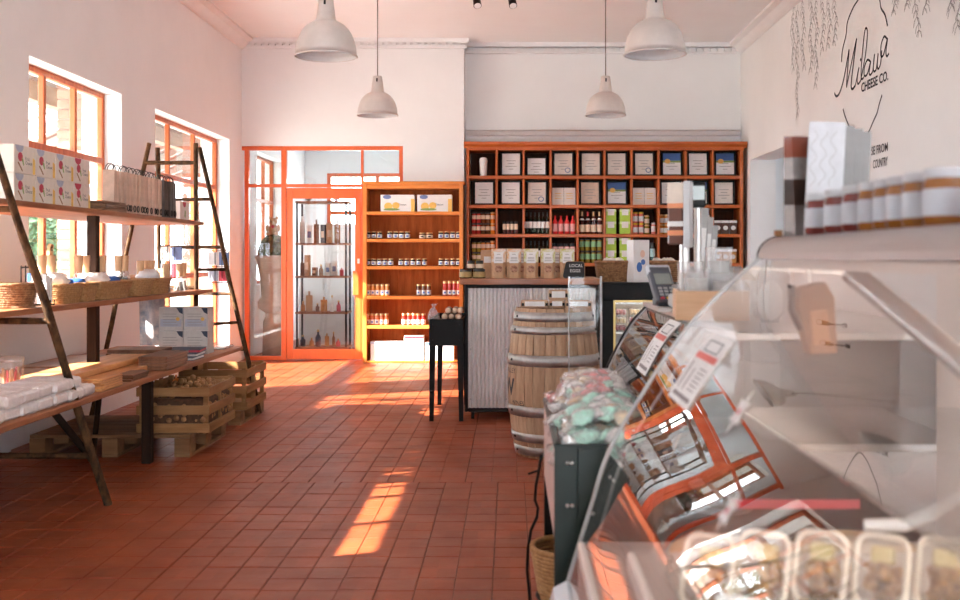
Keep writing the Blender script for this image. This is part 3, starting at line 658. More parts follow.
for lv in range(2):
    for i, (bd, ld, hh) in enumerate(((G_PNK, M_LIDY, .135), (G_PNK, M_LIDY, .135), (G_OLV, M_GOLD, .115), (G_OLV, M_GOLD, .0))):
        if hh == 0: 
            if lv == 0: repeat('j6w', jar(.14, .029, G_PNK, M_LBLW, M_LIDS, l0=.2, l1=.7), (cellc(6)+.11, GY, R3), 0, 'silver-lidded coral jar at right in third-row seventh pigeonhole', 'jar', gg).name = 'dip_jar'
            continue
        repeat(f'j6{i//2}', jar(hh, .030, bd, M_LBLW if i < 2 else M_LBLC, ld, l0=.15, l1=.62), (cellc(6)+(i-1.6)*.070, GY, R3+lv*(hh+.001)), 0, f'{ORD[i]} {"yellow" if i < 2 else "gold"}-lidded jar, {("lower","upper")[lv]} layer, third-row seventh pigeonhole', 'jar', gg).name = 'dip_jar'
repeat('teal', jar(.25, .034, C('glass_teal', (.03, .06, .06), .1, coat=.4), C('label_teal', (.35, .55, .55), .6), M_LIDB, l0=.3, l1=.7), (cellc(6)+.10, GY, R4), 0, 'teal-labelled dark bottle in fourth-row seventh pigeonhole', 'bottle', gg).name = 'oil_bottle'
for lv in range(2):
    rowof('honey7', jar(.12, .028, G_AMB, M_LBLW, M_GOLD, l0=.15, l1=.62), [cellc(7)-.12, cellc(7)-.062], GY, R3+lv*.121, 'amber honey jar', 'jar', 'honey_jar', f'{("lower","upper")[lv]} layer, third-row eighth pigeonhole', gg)
for lv in range(4):
    rowof('cap8', jar(.062, .033, G_BRN, M_LBLC, M_LIDB, l0=.1, l1=.7, lidh=.22), [cellc(8)+.04, cellc(8)+.11], GY, R3+lv*.063, 'low dark jar', 'jar', 'spread_jar', f'in {ORD[lv]} layer, third-row ninth pigeonhole', gg)
def packet(c, l):
    def mk():
        t = thing('snack_pack', 'x', 'x'); MB().bbox(-.044, .044, -.03, .03, 0, .165, .006).build('clear_box', c, t)
        p = MB(); flat(p, ell(0, .075, .030, .028), -.0305); p.build('label_disc', M_LBLW, t)
        MB().bbox(-.046, .046, -.032, .032, .135, .167, .004).build('lid', l, t); return t
    return mk
rowof('pk3', packet(C('dark_biscuits', (.10, .04, .02), .3, coat=.5), M_LIDW), [cellc(9)+(i-1)*.095 for i in range(3)], GY, R3, 'clear dark biscuit box', 'packet', 'biscuit_box', 'in third-row rightmost pigeonhole', gg, 'clear dark biscuit boxes')
rowof('pk4', packet(C('amber_biscuits', (.62, .28, .07), .3, coat=.5), M_LIDW), [cellc(9)+(i-1)*.090 for i in range(3)], GY, R4, 'clear amber biscuit box', 'packet', 'biscuit_box', 'in fourth-row rightmost pigeonhole', gg, 'clear amber biscuit boxes')
rowof('pk8', packet(C('amber_biscuits', (.62, .28, .07), .3, coat=.5), M_LIDW), [cellc(8)+.10], GY, R4, 'clear amber biscuit box', 'packet', 'biscuit_box', 'in fourth-row ninth pigeonhole', gg)
for k in (4, 5): rowof('jar_low5', jar(.13, .032, G_RED, M_LBLW, M_LIDB, l0=.2, l1=.65), [cellc(k)+(i-1)*.08 for i in range(3)], GY, R5, 'red jar', 'jar', 'preserve_jar', f'in fifth-row {ORD[k]} pigeonhole', gg)
# ---------------------------------------------------------------- corrugated counter
M_TOPW = wood('counter_top_wood', (.26, .085, .035), (.42, .15, .06), 'x', .35, coat=.3)
CT = thing('corrugated_counter', 'shop counter with corrugated iron front and reddish timber top', 'counter', (0, 0, 0))
cx0, cx1, cy0, cy1, cz1 = -.352, .690, 8.20, 8.86, 1.055
MB().box(cx0+.03, cx1-.02, cy0+.03, cy1, .07, cz1-.02).build('carcass', M_BLACK, CT)
fr = MB(); fr.bbox(cx0, cx0+.024, cy0-.004, cy0+.03, .06, cz1).bbox(cx1-.02, cx1, cy0-.004, cy0+.03, .06, cz1)
fr.bbox(cx0+.024, cx1-.02, cy0-.004, cy0+.03, cz1-.028, cz1).bbox(cx0+.024, cx1-.02, cy0-.004, cy0+.03, .06, .09)
fr.build('frame', M_BLACK, CT)
cs = MB(); N = int((cx1-cx0-.045)/.031*10); V = []; 
for i in range(N+1):
    x = cx0+.024+(cx1-cx0-.045)*i/N; yy = cy0+.012+.011*math.sin(2*math.pi*(x-cx0)/.031)
    V += [(x, yy, .088), (x, yy, cz1-.027)]
cs.add(V, [(2*i, 2*i+2, 2*i+3, 2*i+1) for i in range(N)], True); cs.build('corrugated_sheet', mat('corrugated_iron', (.80, .76, .73), .4, .2, var=.06, scale=6), CT)
for x in (cx0+.045, -.03, .28, .60):
    for z in (.16, .55, .93): MB().lathe([(.008, 0), (.006, .005)], n=8).build('screw', M_STEEL, CT, (x, cy0-.001, z), (math.pi/2, 0, 0))
MB().bbox(-.392, .705, cy0-.06, cy1+.05, cz1, 1.104, .005).build('timber_top', M_TOPW, CT)
for x in (cx0+.06, cx1-.08):
    for y in (cy0+.05, cy1-.08):
        c = MB().tube([(x-.012, y, .028), (x+.012, y, .028)], .028, 12).build('castor', M_DARKM, CT); MB().box(x-.02, x+.02, y-.02, y+.02, .055, .071).build('castor_plate', M_STEEL, c)
ZT = 1.104; TY = 8.24
for i, px in enumerate((465.5, 479)):
    repeat('tinl', jar(.072, .050, C('pate_dark', (.06, .045, .02), .2, coat=.5), mat('label_mustard', (.45, .30, .12), .6, var=.2, scale=25), M_LIDB, l0=.1, l1=.7, lidh=.25), (xat(px, TY), TY+.02, ZT), 0, f'{("left","right")[i]} wide squat jar at counter end, lower layer', 'jar', 'stacked squat jars').name = 'pate_jar'
for i, px in enumerate((471, 479.5)):
    repeat('tinu', jar(.066, .031, C('pate_olive', (.09, .07, .02), .2, coat=.5), M_LBLC, M_LIDB, l0=.1, l1=.6, lidh=.3), (xat(px, TY), TY+.02, ZT+.0725), 0, f'{("left","right")[i]} small squat jar at counter end, upper layer', 'jar', 'stacked squat jars').name = 'pate_jar'
t = thing('kraft_bag', 'folded brown kraft bag behind the first pouch on the counter', 'bag', (xat(486.5, 8.4), 8.40, ZT))
MB().prism([(-.05, 0), (.05, 0), (.045, .225), (-.045, .22)], lambda a, b, h: (a, h, b), -.03, .03).build('bag_body', M_KRAFT, t, recalc=True); MB().box(-.02, .045, -.032, -.0305, .12, .17).build('label_panel', M_LBLW, t)
M_FLOR = mat('floral_print', (.80, .77, .70), .6, col2=(.80, .42, .16), scale=34)
M_FLOY = mat('floral_print_green', (.80, .77, .70), .6, col2=(.55, .52, .12), scale=34)
M_NUT = mat('nut_picture', (.20, .07, .035), .5, col2=(.55, .30, .18), scale=60)
def pouch(fl):
    def mk():
        t = thing('snack_pouch', 'x', 'x'); H = .232; V = []; Fs = []; n = 6
        for i in range(n+1):
            z = H*i/n; w = .058-.003*math.sin(i*1.1); dp = .040*(1-i/n)**.7+.003
            V += [(-w, 0, z), (-w*.6, -dp, z), (w*.6, -dp, z), (w, 0, z), (w*.6, dp, z), (-w*.6, dp, z)]
        for i in range(n):
            for k in range(6): Fs.append((i*6+k, i*6+(k+1) % 6, (i+1)*6+(k+1) % 6, (i+1)*6+k))
        MB().add(V, Fs).add(V[-6:], [(0, 1, 2, 3, 4, 5)]).build('pouch_body', M_KRAFT, t)
        def fy(z): return -(.040*(1-z/H)**.7+.003)-.001
        def panel(x0, x1, z0, z1, off): 
            return MB().add([(x0, fy(z0)-off, z0), (x1, fy(z0)-off, z0), (x1, fy((z0+z1)/2)-off, (z0+z1)/2), (x0, fy((z0+z1)/2)-off, (z0+z1)/2), (x1, fy(z1)-off, z1), (x0, fy(z1)-off, z1)], [(0, 1, 2, 3), (3, 2, 4, 5)])
        panel(-.056, .056, .125, .229, .004).build('floral_panel', fl, t)
        l = panel(-.036, .036, .118, .205, .006).build('label_panel', M_LBLW, t)
        for q, ww in ((.185, .014), (.160, .024), (.150, .024), (.135, .028)): panel(-ww, ww, q, q+.004, .0068).build('lettering', mat('print_line', (.36, .32, .30), .6), l)
        e = [(p[0], p[1]) for p in ell(0, .072, .030, .028, 12)]
        MB().add([(a, fy(b)-.006, b) for a, b in e], [tuple(range(12))]).build('nut_window', M_NUT, t)
        return t
    return mk
for i, px in enumerate((498.6, 513.6, 531, 547.7, 567)):
    repeat('pouch'+('a' if i < 2 else 'b'), pouch(M_FLOR if i < 2 else M_FLOY), (xat(px, TY), TY, ZT), random.uniform(-.1, .1), f'{ORD[i]} kraft snack pouch from left in the counter row', 'pouch', 'kraft snack pouches on the counter').name = 'snack_pouch'
for i, px in enumerate((522.5, 557.5)):
    repeat('poucha', None, (xat(px, 8.36), 8.37, ZT), 0, f'kraft snack pouch half hidden behind the {("second and third","fourth and fifth")[i]} pouches', 'pouch', 'kraft snack pouches on the counter').name = 'snack_pouch'
t = thing('chalkboard_sign', 'small rounded chalkboard sign reading local eggs on the counter', 'sign', (xat(575, 8.17), 8.165, ZT), (-.1, 0, 0))
rr = [(-.074+.02*math.cos(a), .02+.02*math.sin(a)) for a in (math.pi, 1.25*math.pi, 1.5*math.pi)]+[(.074-.02+.02*math.cos(a)+.0, .02+.02*math.sin(a)) for a in (1.5*math.pi, 1.75*math.pi, 2*math.pi)]+[(.054+.02*math.cos(a), .11+.02*math.sin(a)) for a in (0, .25*math.pi, .5*math.pi)]+[(-.054+.02*math.cos(a), .11+.02*math.sin(a)) for a in (.5*math.pi, .75*math.pi, math.pi)]
MB().prism(rr, lambda a, b, h: (a, h, b), 0, .008).build('slate', mat('slate', (.025, .027, .028), .8, var=.2, scale=20), t, recalc=True)
MB().tube([(a, .004, b) for a, b in rr], .004, 6, closed=True).build('wood_rim', wood('rim_wood', (.35, .2, .1), (.5, .3, .15)), t)
M_CHALK = mat('chalk', (.8, .8, .78), .9, var=.05)
for s, z, sx in (('LOCAL', .088, -.046), ('EGGS', .048, -.040)):
    o = put('lettering', text_mesh(s, .034, M_CHALK), t); frame_mat(o, (1, 0, 0), (0, 0, 1), (sx, -.0015, z))

# ---------------------------------------------------------------- oak barrel
BX, BYc, BH = .283, 6.80, .948
bl = thing('wine_barrel', 'weathered oak wine barrel with galvanised hoops before the counter', 'barrel', (BX, BYc, 0))
def br_R(z): u = (z-BH/2)/(BH/2); return .298-.056*u*u
M_OAK = wood('oak_stave', (.37, .225, .130), (.58, .40, .255), 'z', .6, sc=11, obj_rand=.13)
NS = 26; wv = [1+.16*math.sin(i*2.4) for i in range(NS)]; tot = sum(wv); ang = 0
for i in range(NS):
    da = 2*math.pi*wv[i]/tot; V = []; Fs = []; nz = 10; na = 3; g_ = .0022
    for k in range(nz+1):
        z = .004+(BH-.008)*k/nz; R = br_R(z)
        for j in range(na+1):
            a = -da/2+g_/R/2*1.6+(da-g_/R*1.6)*j/na; V.append((R*math.sin(a), -R*math.cos(a), z))
    for k in range(nz):
        for j in range(na): Fs.append((k*4+j, k*4+j+1, (k+1)*4+j+1, (k+1)*4+j))
    m = MB().add(V, Fs, True)
    m.add([(v[0]*.93, v[1]*.93, v[2]) for v in V[-4:]]+V[-4:], [(0, 4, 5, 1), (1, 5, 6, 2), (2, 6, 7, 3)])
    m.add([(v[0]*.93, v[1]*.93, v[2]) for v in V[0::4]]+V[0::4], [(q, q+1, q+nz+2, q+nz+1) for q in range(nz)])
    m.add([(v[0]*.93, v[1]*.93, v[2]) for v in V[3::4]]+V[3::4], [(q+1, q, q+nz+1, q+nz+2) for q in range(nz)])
    m.build('stave', M_OAK, bl, (0, 0, 0), (0, 0, ang+da/2)); ang += da
core = MB().lathe([(br_R(BH*k/10)*.935, .01+(BH-.05)*k/10) for k in range(11)], n=26); core.build('barrel_head', M_OAK, bl)
M_HOOP = mat('hoop_iron', (.42, .41, .39), .42, .8, var=.22, scale=9)
for z0, z1 in ((.865, .922), (.785, .832), (.585, .655), (.268, .332), (.105, .160), (.018, .075)):
    hp = MB().lathe([(br_R(z0)+.001, z0), (br_R(z0)+.004, z0), (br_R((z0+z1)/2)+.0045, (z0+z1)/2), (br_R(z1)+.004, z1), (br_R(z1)+.001, z1)], n=52, capb=False, capt=False).build('hoop', M_HOOP, bl)
    for a in (-1.15, 1.28): MB().blob(((br_R((z0+z1)/2)+.004)*math.sin(a), -(br_R((z0+z1)/2)+.004)*math.cos(a), (z0+z1)/2), .009, .009, .009, 6, 4).build('rivet', M_DARKM, hp)
def wrap_text(s, size, z, aend, bold=0.):
    me = text_mesh(s, size, M_INK, bold=bold); xm = max(v.co.x for v in me.vertices)
    for v in me.vertices:
        zz = z+v.co.y; R = br_R(zz)+.0015; a = aend+(v.co.x-xm)/R; v.co = (R*math.sin(a), -R*math.cos(a), zz)
    return put('lettering', me, bl)
wrap_text('VALLEY', .045, .535, -.98); wrap_text('W', .15, .395, -1.02, .004); wrap_text('WINES', .042, .335, -.72)
M_CARD = mat('corrugated_card', (.50, .32, .20), .8, var=.08, scale=25)
def tray(lb, x, y, z, w, d, h, rz, lab=True):
    t = thing('card_tray', lb, 'carton', (BX+x, BYc+y, z), rz, 'cardboard cartons on the barrel')
    MB().bbox(-w, w, -d, d, 0, h, .003).build('carton', M_CARD, t)
    MB().box(-w*.72, w*.72, -d-.0015, -d, h*.25, h*.92).build('label_panel', M_LBLW, t)
    MB().box(-w*.9, w*.9, -d*.9, d*.9, h, h+.002).build('lid_flap', M_CARD, t)
    p = MB(); 
    for s in (-1, 1): p.box(s*w*.86-.008, s*w*.86+.008, -d-.001, -d+.001, h*.3, h*.7)
    p.build('hand_slot', M_BLACK, t)
ZB = BH-.004
tray('flat cardboard carton with white label, left on the barrel', -.125, -.02, ZB, .088, .07, .045, 0)
tray('flat cardboard carton with white label, right on the barrel', .155, -.02, ZB, .082, .07, .045, 0)
tray('flat cardboard carton between the other two on barrel', .02, .03, ZB, .045, .09, .045, 0)
tray('small upright cardboard carton stacked on the barrel top', .03, .03, ZB+.0475, .06, .05, .062, 0)

# ---------------------------------------------------------------- black stand with salami
st = thing('black_stand', 'narrow black trough stand on tapering legs beside the counter', 'stand', (-.492, 8.10, 0))
w, d0, d1, hh = .133, 0, .95, .79
MB().bbox(-w, w, d0, d0+.02, .585, hh).build('apron', M_BLACK, st); MB().bbox(-w, w, d1-.02, d1, .585, hh).build('apron', M_BLACK, st)
MB().bbox(-w, -w+.02, d0+.02, d1-.02, .585, hh).build('side_panel', M_BLACK, st); MB().bbox(w-.02, w, d0+.02, d1-.02, .585, hh).build('side_panel', M_BLACK, st)
MB().box(-w+.02, w-.02, d0+.02, d1-.02, .70, .715).build('tray_bottom', M_BLACK, st)
for x, s in ((-w+.026, 1), (w-.026, -1)):
    for y in (d0+.021, d1-.021):
        V = [(x-.024, y-.018, .60), (x+.024, y-.018, .60), (x+.024, y+.018, .60), (x-.024, y+.018, .60), (x-.016-s*.008, y-.014, 0), (x+.016-s*.008, y-.014, 0), (x+.016-s*.008, y+.014, 0), (x-.016-s*.008, y+.014, 0)]
        MB().add(V, [(0, 1, 2, 3), (7, 6, 5, 4), (0, 4, 5, 1), (1, 5, 6, 2), (2, 6, 7, 3), (3, 7, 4, 0)]).build('leg', M_BLACK, st, recalc=True)
for x in (-w+.03, w-.03):
    for z in (.63, .75): MB().lathe([(.006, 0), (.004, .004)], n=8).build('bolt', M_DARKM, st, (x, d0, z), (math.pi/2, 0, 0))
M_SAL = mat('salami_rind', (.40, .25, .17), .7, var=.2, scale=40, bump=.3, bscale=60); M_SALE = mat('salami_end', (.72, .52, .38), .7, var=.15, scale=30)
def salami():
    t = thing('salami', 'x', 'x'); MB().lathe([(.010, -.01), (.022, 0), (.0255, .02), (.0255, .15), (.02, .17), (.0, .175)], n=12).build('rind', M_SAL, t); MB().lathe([(.0, -.013), (.018, -.012), (.022, -.002)], n=12, capb=False, capt=False).build('cut_end', M_SALE, t); return t
sp = [(-.045, 0), (.012, 0), (.069, 0), (.115, 0), (-.017, 1), (.040, 1), (.097, 1), (.012, 2), (.069, 2), (.115, 2)]
for i, (x, lv) in enumerate(sp):
    repeat('salami', salami, (-.492+x*.92, 8.135+.012*(i % 3)+.01, .760+lv*.047), (-math.pi/2, 0, 0), f'{ORD[i]} pale-ended salami counted up the heap in the black stand', 'salami', 'salami heaped in the black stand').name = 'salami'
t = thing('plastic_bag', 'crumpled clear plastic bag at left of the black stand', 'bag', (-.592, 8.16, .74)); M_CLEAR = glass('clear_film', (.97, .97, .97), 1.5, .12, .22)
MB().blob((0, 0, .06), .045, .05, .075, 9, 7, .22, 5).build('film', M_CLEAR, t); MB().lathe([(.012, .11), (.006, .135), (.025, .165)], n=7, capb=False, capt=False).build('tied_top', M_CLEAR, t)

# ---------------------------------------------------------------- black display fridge beside the counter, with baskets on it
fx0, fx1, fy0, fy1, fz = .715, 1.80, 8.28, 8.90, 1.07
fg = thing('display_fridge', 'black-framed glass display fridge standing right of the counter', 'fridge', (0, 0, 0))
MB().bbox(fx0, fx0+.10, fy0, fy1, 0, fz-.14).build('side_panel', M_BLACK, fg); MB().bbox(fx1-.06, fx1, fy0, fy1, 0, fz-.14).build('side_panel', M_BLACK, fg)
MB().bbox(fx0, fx1, fy0, fy1, fz-.14, fz-.012).build('canopy', M_BLACK, fg); MB().bbox(fx0-.01, fx1+.01, fy0-.02, fy1, fz-.012, fz, .003).build('top', M_DARKM, fg)
MB().box(fx0+.10, fx1-.06, fy1-.03, fy1, 0, fz-.14).build('back_panel', C('fridge_inside', (.70, .62, .50), .5), fg); MB().bbox(fx0+.10, fx1-.06, fy0, fy1-.03, 0, .12).build('base', M_BLACK, fg)
for z in (.40, .66): MB().box(fx0+.10, fx1-.06, fy0+.06, fy1-.03, z, z+.012).build('shelf', M_STEEL, fg)
MB().box(fx0+.12, fx1-.08, fy0+.05, fy0+.07, fz-.158, fz-.142).build('light_strip', mat('fridge_light', (1, .9, .7), .5, emit=(1, .82, .55), estr=7), fg)
MB().box(fx0+.10, fx1-.06, fy0+.01, fy0+.015, .12, fz-.14).build('glass_front', M_GLASS, fg)
fo = MB(); fo.bbox(fx0+.10, fx0+.118, fy0-.004, fy0+.02, .12, fz-.14, .002).bbox(fx0+.118, fx1-.06, fy0-.004, fy0+.02, fz-.158, fz-.14, .002)
fo.build('brass_trim', mat('brass_trim', (.55, .40, .16), .35, .8, var=.05), fg)
M_PUN = glass('punnet_clear', (.97, .97, .97), 1.4, .1, .12)
def punnet(c):
    def mk():
        t = thing('punnet', 'x', 'x'); MB().bbox(-.048, .048, -.05, .05, 0, .062, .006).build('clear_tub', M_PUN, t); p = MB(); r = random.Random(2)
        for i in range(9): p.blob((-.028+.028*(i % 3), -.028+.028*(i//3), .03), .017, .017, .024, 6, 4, .1, i)
        p.build('filling', c, t); return t
    return mk
M_BER = mat('berries', (.30, .02, .03), .3, var=.5, scale=30); M_OLV2 = mat('olives', (.45, .30, .06), .3, var=.4, scale=30)
for sh, z in enumerate((.13, .412, .672)):
    for i in range(5):
        for lv in range(3 if sh == 2 else 2):
            repeat('pun'+str((i+lv) % 2), punnet((M_BER, M_OLV2)[(i+lv) % 2]), (fx0+.17+i*.115, fy0+.14, z+lv*.0635), 0, f'{("dark red","golden")[(i+lv)%2]} punnet, {ORD[i]} stack, {ORD[lv]} layer, {("bottom","middle","top")[sh]} fridge shelf', 'punnet', 'clear punnets in the display fridge').name = 'punnet'
M_WICK = mat('wicker', (.42, .24, .10), .7, col2=(.62, .40, .20), scale=60, bump=.5, bscale=90)
M_WICK2 = mat('wicker_dark', (.17, .065, .025), .7, col2=(.40, .21, .09), scale=50, bump=.6, bscale=80)
def rrect(w, d, r, n=4):
    out = []
    for cx, cy, a0 in ((w-r, d-r, 0), (-w+r, d-r, .5), (-w+r, -d+r, 1), (w-r, -d+r, 1.5)):
        for k in range(n+1): a = math.pi*(a0+.5*k/n); out.append((cx+r*math.cos(a), cy+r*math.sin(a)))
    return out
def basket_parts(t, w, d, h, m, tr=.009, taper=.86, rnd_=False):
    b = MB(); n = max(3, int(h/(tr*1.7)))
    for i in range(n+1):
        s = taper+(1-taper)*i/n; z = tr+(h-2*tr)*i/n
        pts = rrect(w*s, d*s, min(w, d)*s*(.98 if rnd_ else .25), 4)
        b.tube([(x*(1+.012*((k+i) % 2)), y*(1+.012*((k+i) % 2)), z) for k, (x, y) in enumerate(pts)], tr, 5, closed=True)
    b.build('weave', m, t)
    MB().prism(rrect(w*taper, d*taper, min(w, d)*.3), lambda a, b_, h_: (a, b_, h_), .002, .012).build('bottom', m, t)
    MB().tube([(x, y, h-tr*.5) for x, y in rrect(w*1.01, d*1.01, min(w, d)*(.98 if rnd_ else .25), 5)], tr*1.25, 6, closed=True).build('rim', m, t)
M_LINEN = mat('white_packets', (.80, .74, .66), .5, var=.1, scale=30, bump=.5, bscale=30)
for i, (a, b) in enumerate(((597, 629), (650, 681))):
    y = 8.42; x0, x1 = xat(a, y), xat(b, y); t = thing('wicker_basket', ('left','right')[i]+' dark wicker basket on top of the display fridge', 'basket', ((x0+x1)/2, y+.06, fz), 0, 'wicker baskets on the fridge')
    basket_parts(t, (x1-x0)/2, .12, .165, M_WICK2, .010)
    p = MB(); r = random.Random(i)
    for k in range(7): p.blob((r.uniform(-.08, .08), r.uniform(-.06, .06), .16), .04, .035, .035, 7, 5, .25, k)
    p.build('paper_packing', M_LINEN, t)
t = thing('gift_carton', 'tall white printed carton between the baskets on the fridge', 'box', (xat(638, 8.36), 8.36, fz), .45)
MB().bbox(-.075, .075, -.05, .05, 0, .335, .003).build('carton', M_WHITE, t)
p = MB(); flat(p, ell(-.02, .12, .025, .04), -.0505); flat(p, ell(.015, .16, .02, .022), -.0505); p.build('picture', M_SKY, t)
p = MB(); flat(p, ell(.01, .225, .022, .03), -.0505); p.build('picture', C('print_peach', (.78, .55, .42), .6), t)
# ---------------------------------------------------------------- ladder shelf on the left
M_POLE = mat('peeling_pole', (.018, .009, .005), .75, col2=(.125, .060, .024), spec=.15, scale=26, stretch=(1, 1, .5), bump=.4, bscale=60)
M_BRD = wood('shelf_board', (.25, .085, .034), (.42, .17, .075), 'y', .55, sc=8)
M_DKW = wood('dark_post', (.022, .011, .007), (.045, .022, .013), 'z', .6, spec=.12)
LS = thing('ladder_shelf', 'long rustic shelving of timber boards on peeling ladder trestles by the windows', 'shelving', (0, 0, 0))
def pole(a, b, r=.019, name='trestle_leg'):
    a = Vector(a); b = Vector(b); n = 6; rr = random.Random(int(abs(a.x*97+b.y*31)*10))
    pts = [a+(b-a)*i/n+(Vector((rr.uniform(-.006, .006), rr.uniform(-.006, .006), 0)) if 0 < i < n else Vector()) for i in range(n+1)]
    return MB().tube(pts, r, 8, rs=[r*rr.uniform(.88, 1.1) for _ in pts]).build(name, M_POLE, LS)
# far trestle (two ladders leaning together)
AR, AL = Vector((-2.545, 8.50, 2.19)), Vector((-2.90, 8.50, 2.19))
far_front = ((AL+Vector((-.02, 0, 0)), Vector((-3.22, 8.05, 0))), (AR, Vector((-2.40, 8.02, 0))))
far_back = ((AL+Vector((.03, .05, -.03)), Vector((-2.98, 8.98, 0))), (AR+Vector((.02, .04, -.03)), Vector((-2.03, 8.52, 0))))
for lad in (far_front, far_back):
    for a, b in lad: pole(a, b)
def on(seg, z): a, b = seg; return a+(b-a)*((a.z-z)/(a.z-b.z))
for z in (2.03, 1.03, .50): pole(on(far_front[0], z), on(far_front[1], z), .016, 'rung')
for z in (1.74, 1.35, .97, .52): pole(on(far_back[0], z), on(far_back[1], z), .014, 'rung')
for z in (1.17, .74): pole(on(far_front[1], z), on(far_back[1], z), .012, 'rung')
# near trestle
NR = (Vector((-2.526, 4.90, 2.15)), Vector((-2.058, 5.38, 0))); NL = (Vector((-2.96, 4.90, 2.15)), Vector((-3.22, 5.40, 0)))
for a, b in (NR, NL): pole(a, b, .021)
for z in (.262, .955, 1.50): pole(on(NR, z), on(NL, z), .016, 'rung')
MB().bbox(-2.61, -2.55, 6.47, 6.53, .555, 1.525).build('upright_post', M_DKW, LS)
MB().bbox(-2.262, -2.205, 6.44, 6.50, 0, .525).build('upright_post', M_DKW, LS)
MB().tube([(-2.95, 6.42, .52), (-2.53, 6.42, 0)], .024, 6).build('brace', M_DKW, LS)
MB().tube([(-2.55, 6.55, .52), (-2.68, 6.75, .0)], .018, 6).build('brace', M_DKW, LS)
MB().bbox(-3.05, -2.46, 2.8, 8.45, 1.525, 1.555).build('shelf_board', M_BRD, LS)
MB().bbox(-3.10, -2.375, 2.8, 8.40, .985, 1.015).build('shelf_board', M_BRD, LS)
MB().bbox(-2.72, -2.14, 2.8, 8.42, .526, .556).build('shelf_board', M_BRD, LS); MB().bbox(-3.15, -2.73, 2.8, 8.42, .526, .556).build('shelf_board', M_BRD, LS)
Z1, Z2, Z3 = 1.5555, 1.0155, .5565
# ---- top shelf: printed cartons (fronts face the aisle, +x)
def sideprint(mb, pts, x, t=.0012): mb.prism(pts, lambda a, b, h: (h, a, b), x, x+t)
M_BROWN = C('print_brown', (.35, .16, .06), .6)
def cheese_box(kind):
    def mk():
        t = thing('cheese_carton', 'x', 'x'); L, H, D = .236, .146, .26
        MB().bbox(-D, 0, 0, L, 0, H, .003).build('carton', M_CREAM if kind == 0 else C('carton_pinkish', (.80, .66, .58), .6), t)
        p = MB(); sideprint(p, ell(.055, H-.002, .045, .036, 14, math.pi, 2*math.pi), 0); p.build('badge', M_PRGREY if kind == 0 else M_PRR, t)
        p = MB(); sideprint(p, ell(.065, .085, .026, .024), 0); p.build('picture', M_PRR, t)
        p = MB(); sideprint(p, [(.075, .085), (.095, .075), (.105, .045), (.098, .042), (.085, .065)], .0004); p.build('picture', M_PRG, t)
        p = MB(); sideprint(p, [(.035, .055), (.045, .058), (.09, .016), (.085, .010)], 0); p.build('picture', M_BROWN, t)
        p = MB(); sideprint(p, [(L-.03, .004), (L-.004, .004), (L-.004, H*.55), (L-.03, H*.62)], 0); p.build('stripe', M_EGG, t)
        for s, z in (('Fruit', .072), ('Cheese', .050)):
            o = put('lettering', text_mesh(s, .026, M_INK), t); frame_mat(o, (0, 1, 0), (0, 0, 1), (.0015, .118, z))
        p = MB(); p.box(-.20, -.12, -.0012, 0, .03, .11); p.build('end_label', M_PRGREY, t); return t
    return mk
nmw = ['nearest', 'second', 'third', 'farthest red-badged']
for lv in range(2):
    for k in range(4):
        repeat('cheese'+str(int(k == 3)), cheese_box(int(k == 3)), (-2.53, 5.36+k*.2445, Z1+lv*.1475), 0, f'{nmw[k]} printed cheese carton, {("lower","upper")[lv]} layer on top ladder shelf', 'box', 'printed cartons on the top ladder shelf').name = 'cheese_carton'
for k in range(5):
    t = thing('wooden_board', f'{ORD[k]} thin wooden serving board counted up, beside the cartons, top ladder shelf', 'board', (-2.56, 6.62+.02*(k % 2), Z1+k*.0125), .05*(k % 3)-.05, 'serving boards beside the cartons')
    MB().bbox(-.14, .08, -.20, .16, 0, .012, .003).build('board', wood('board_dark', (.16, .08, .05), (.30, .17, .10), 'y'), t); MB().bbox(-.035, .035, .155, .20, .001, .011, .003).build('handle', MATS['board_dark'], t)
M_BAGP = mat('paper_bag_pale', (.66, .45, .34), .7, var=.12, scale=14, obj_rand=.12); M_BAGD = mat('paper_bag_dark', (.085, .065, .055), .6, var=.3, scale=14, obj_rand=.2)
def pbag(m):
    def mk():
        t = thing('paper_bag', 'x', 'x'); V = []; r = random.Random(1)
        MB().prism([(-.028, 0), (.028, 0), (.022, .14), (.026, .262), (-.018, .268), (-.024, .13)], lambda a, b, h: (h, a, b), -.075, 0).build('bag_body', m, t, recalc=True)
        MB().tube([(-.038+.03*math.cos(a)-.0, 0, .26+.05*math.sin(a)) for a in [math.pi*k/8 for k in range(9)]], .003, 5).build('handle', M_BLACK, t)
        MB().tube([(.004, .018*math.cos(a), .035+.02*math.sin(a)) for a in [2*math.pi*k/10 for k in range(10)]], .003, 5, closed=True).build('cord_loop', M_BLACK, t); return t
    return mk
for k in range(14):
    repeat('bagp', pbag(M_BAGP), (-2.50+random.uniform(-.015, .01), 6.66+k*.066, Z1), random.uniform(-.12, .12), f'{ORD[k]} pale paper carrier bag from the near end of the row', 'bag', 'pale carrier bags on the top ladder shelf').name = 'paper_bag'
for k in range(5):
    repeat('bagd', pbag(M_BAGD), (-2.50+random.uniform(-.01, .01), 7.60+k*.062, Z1), random.uniform(-.1, .1), f'{ORD[k]} dark paper carrier bag after the pale ones', 'bag', 'dark carrier bags on the top ladder shelf').name = 'paper_bag'
t = thing('cheese_carton', 'single red-badged carton at the far end of top ladder shelf', 'box', (-2.53, 8.06, Z1))
MB().bbox(-.16, 0, 0, .22, 0, .145, .003).build('carton', MATS['carton_pinkish'], t); p = MB(); sideprint(p, ell(.10, .14, .04, .04, 12, math.pi, 2*math.pi), 0); p.build('badge', M_PRR, t); p = MB(); sideprint(p, [(.11, .08), (.13, .07), (.125, .02), (.10, .03)], 0); p.build('picture', M_PRG, t)
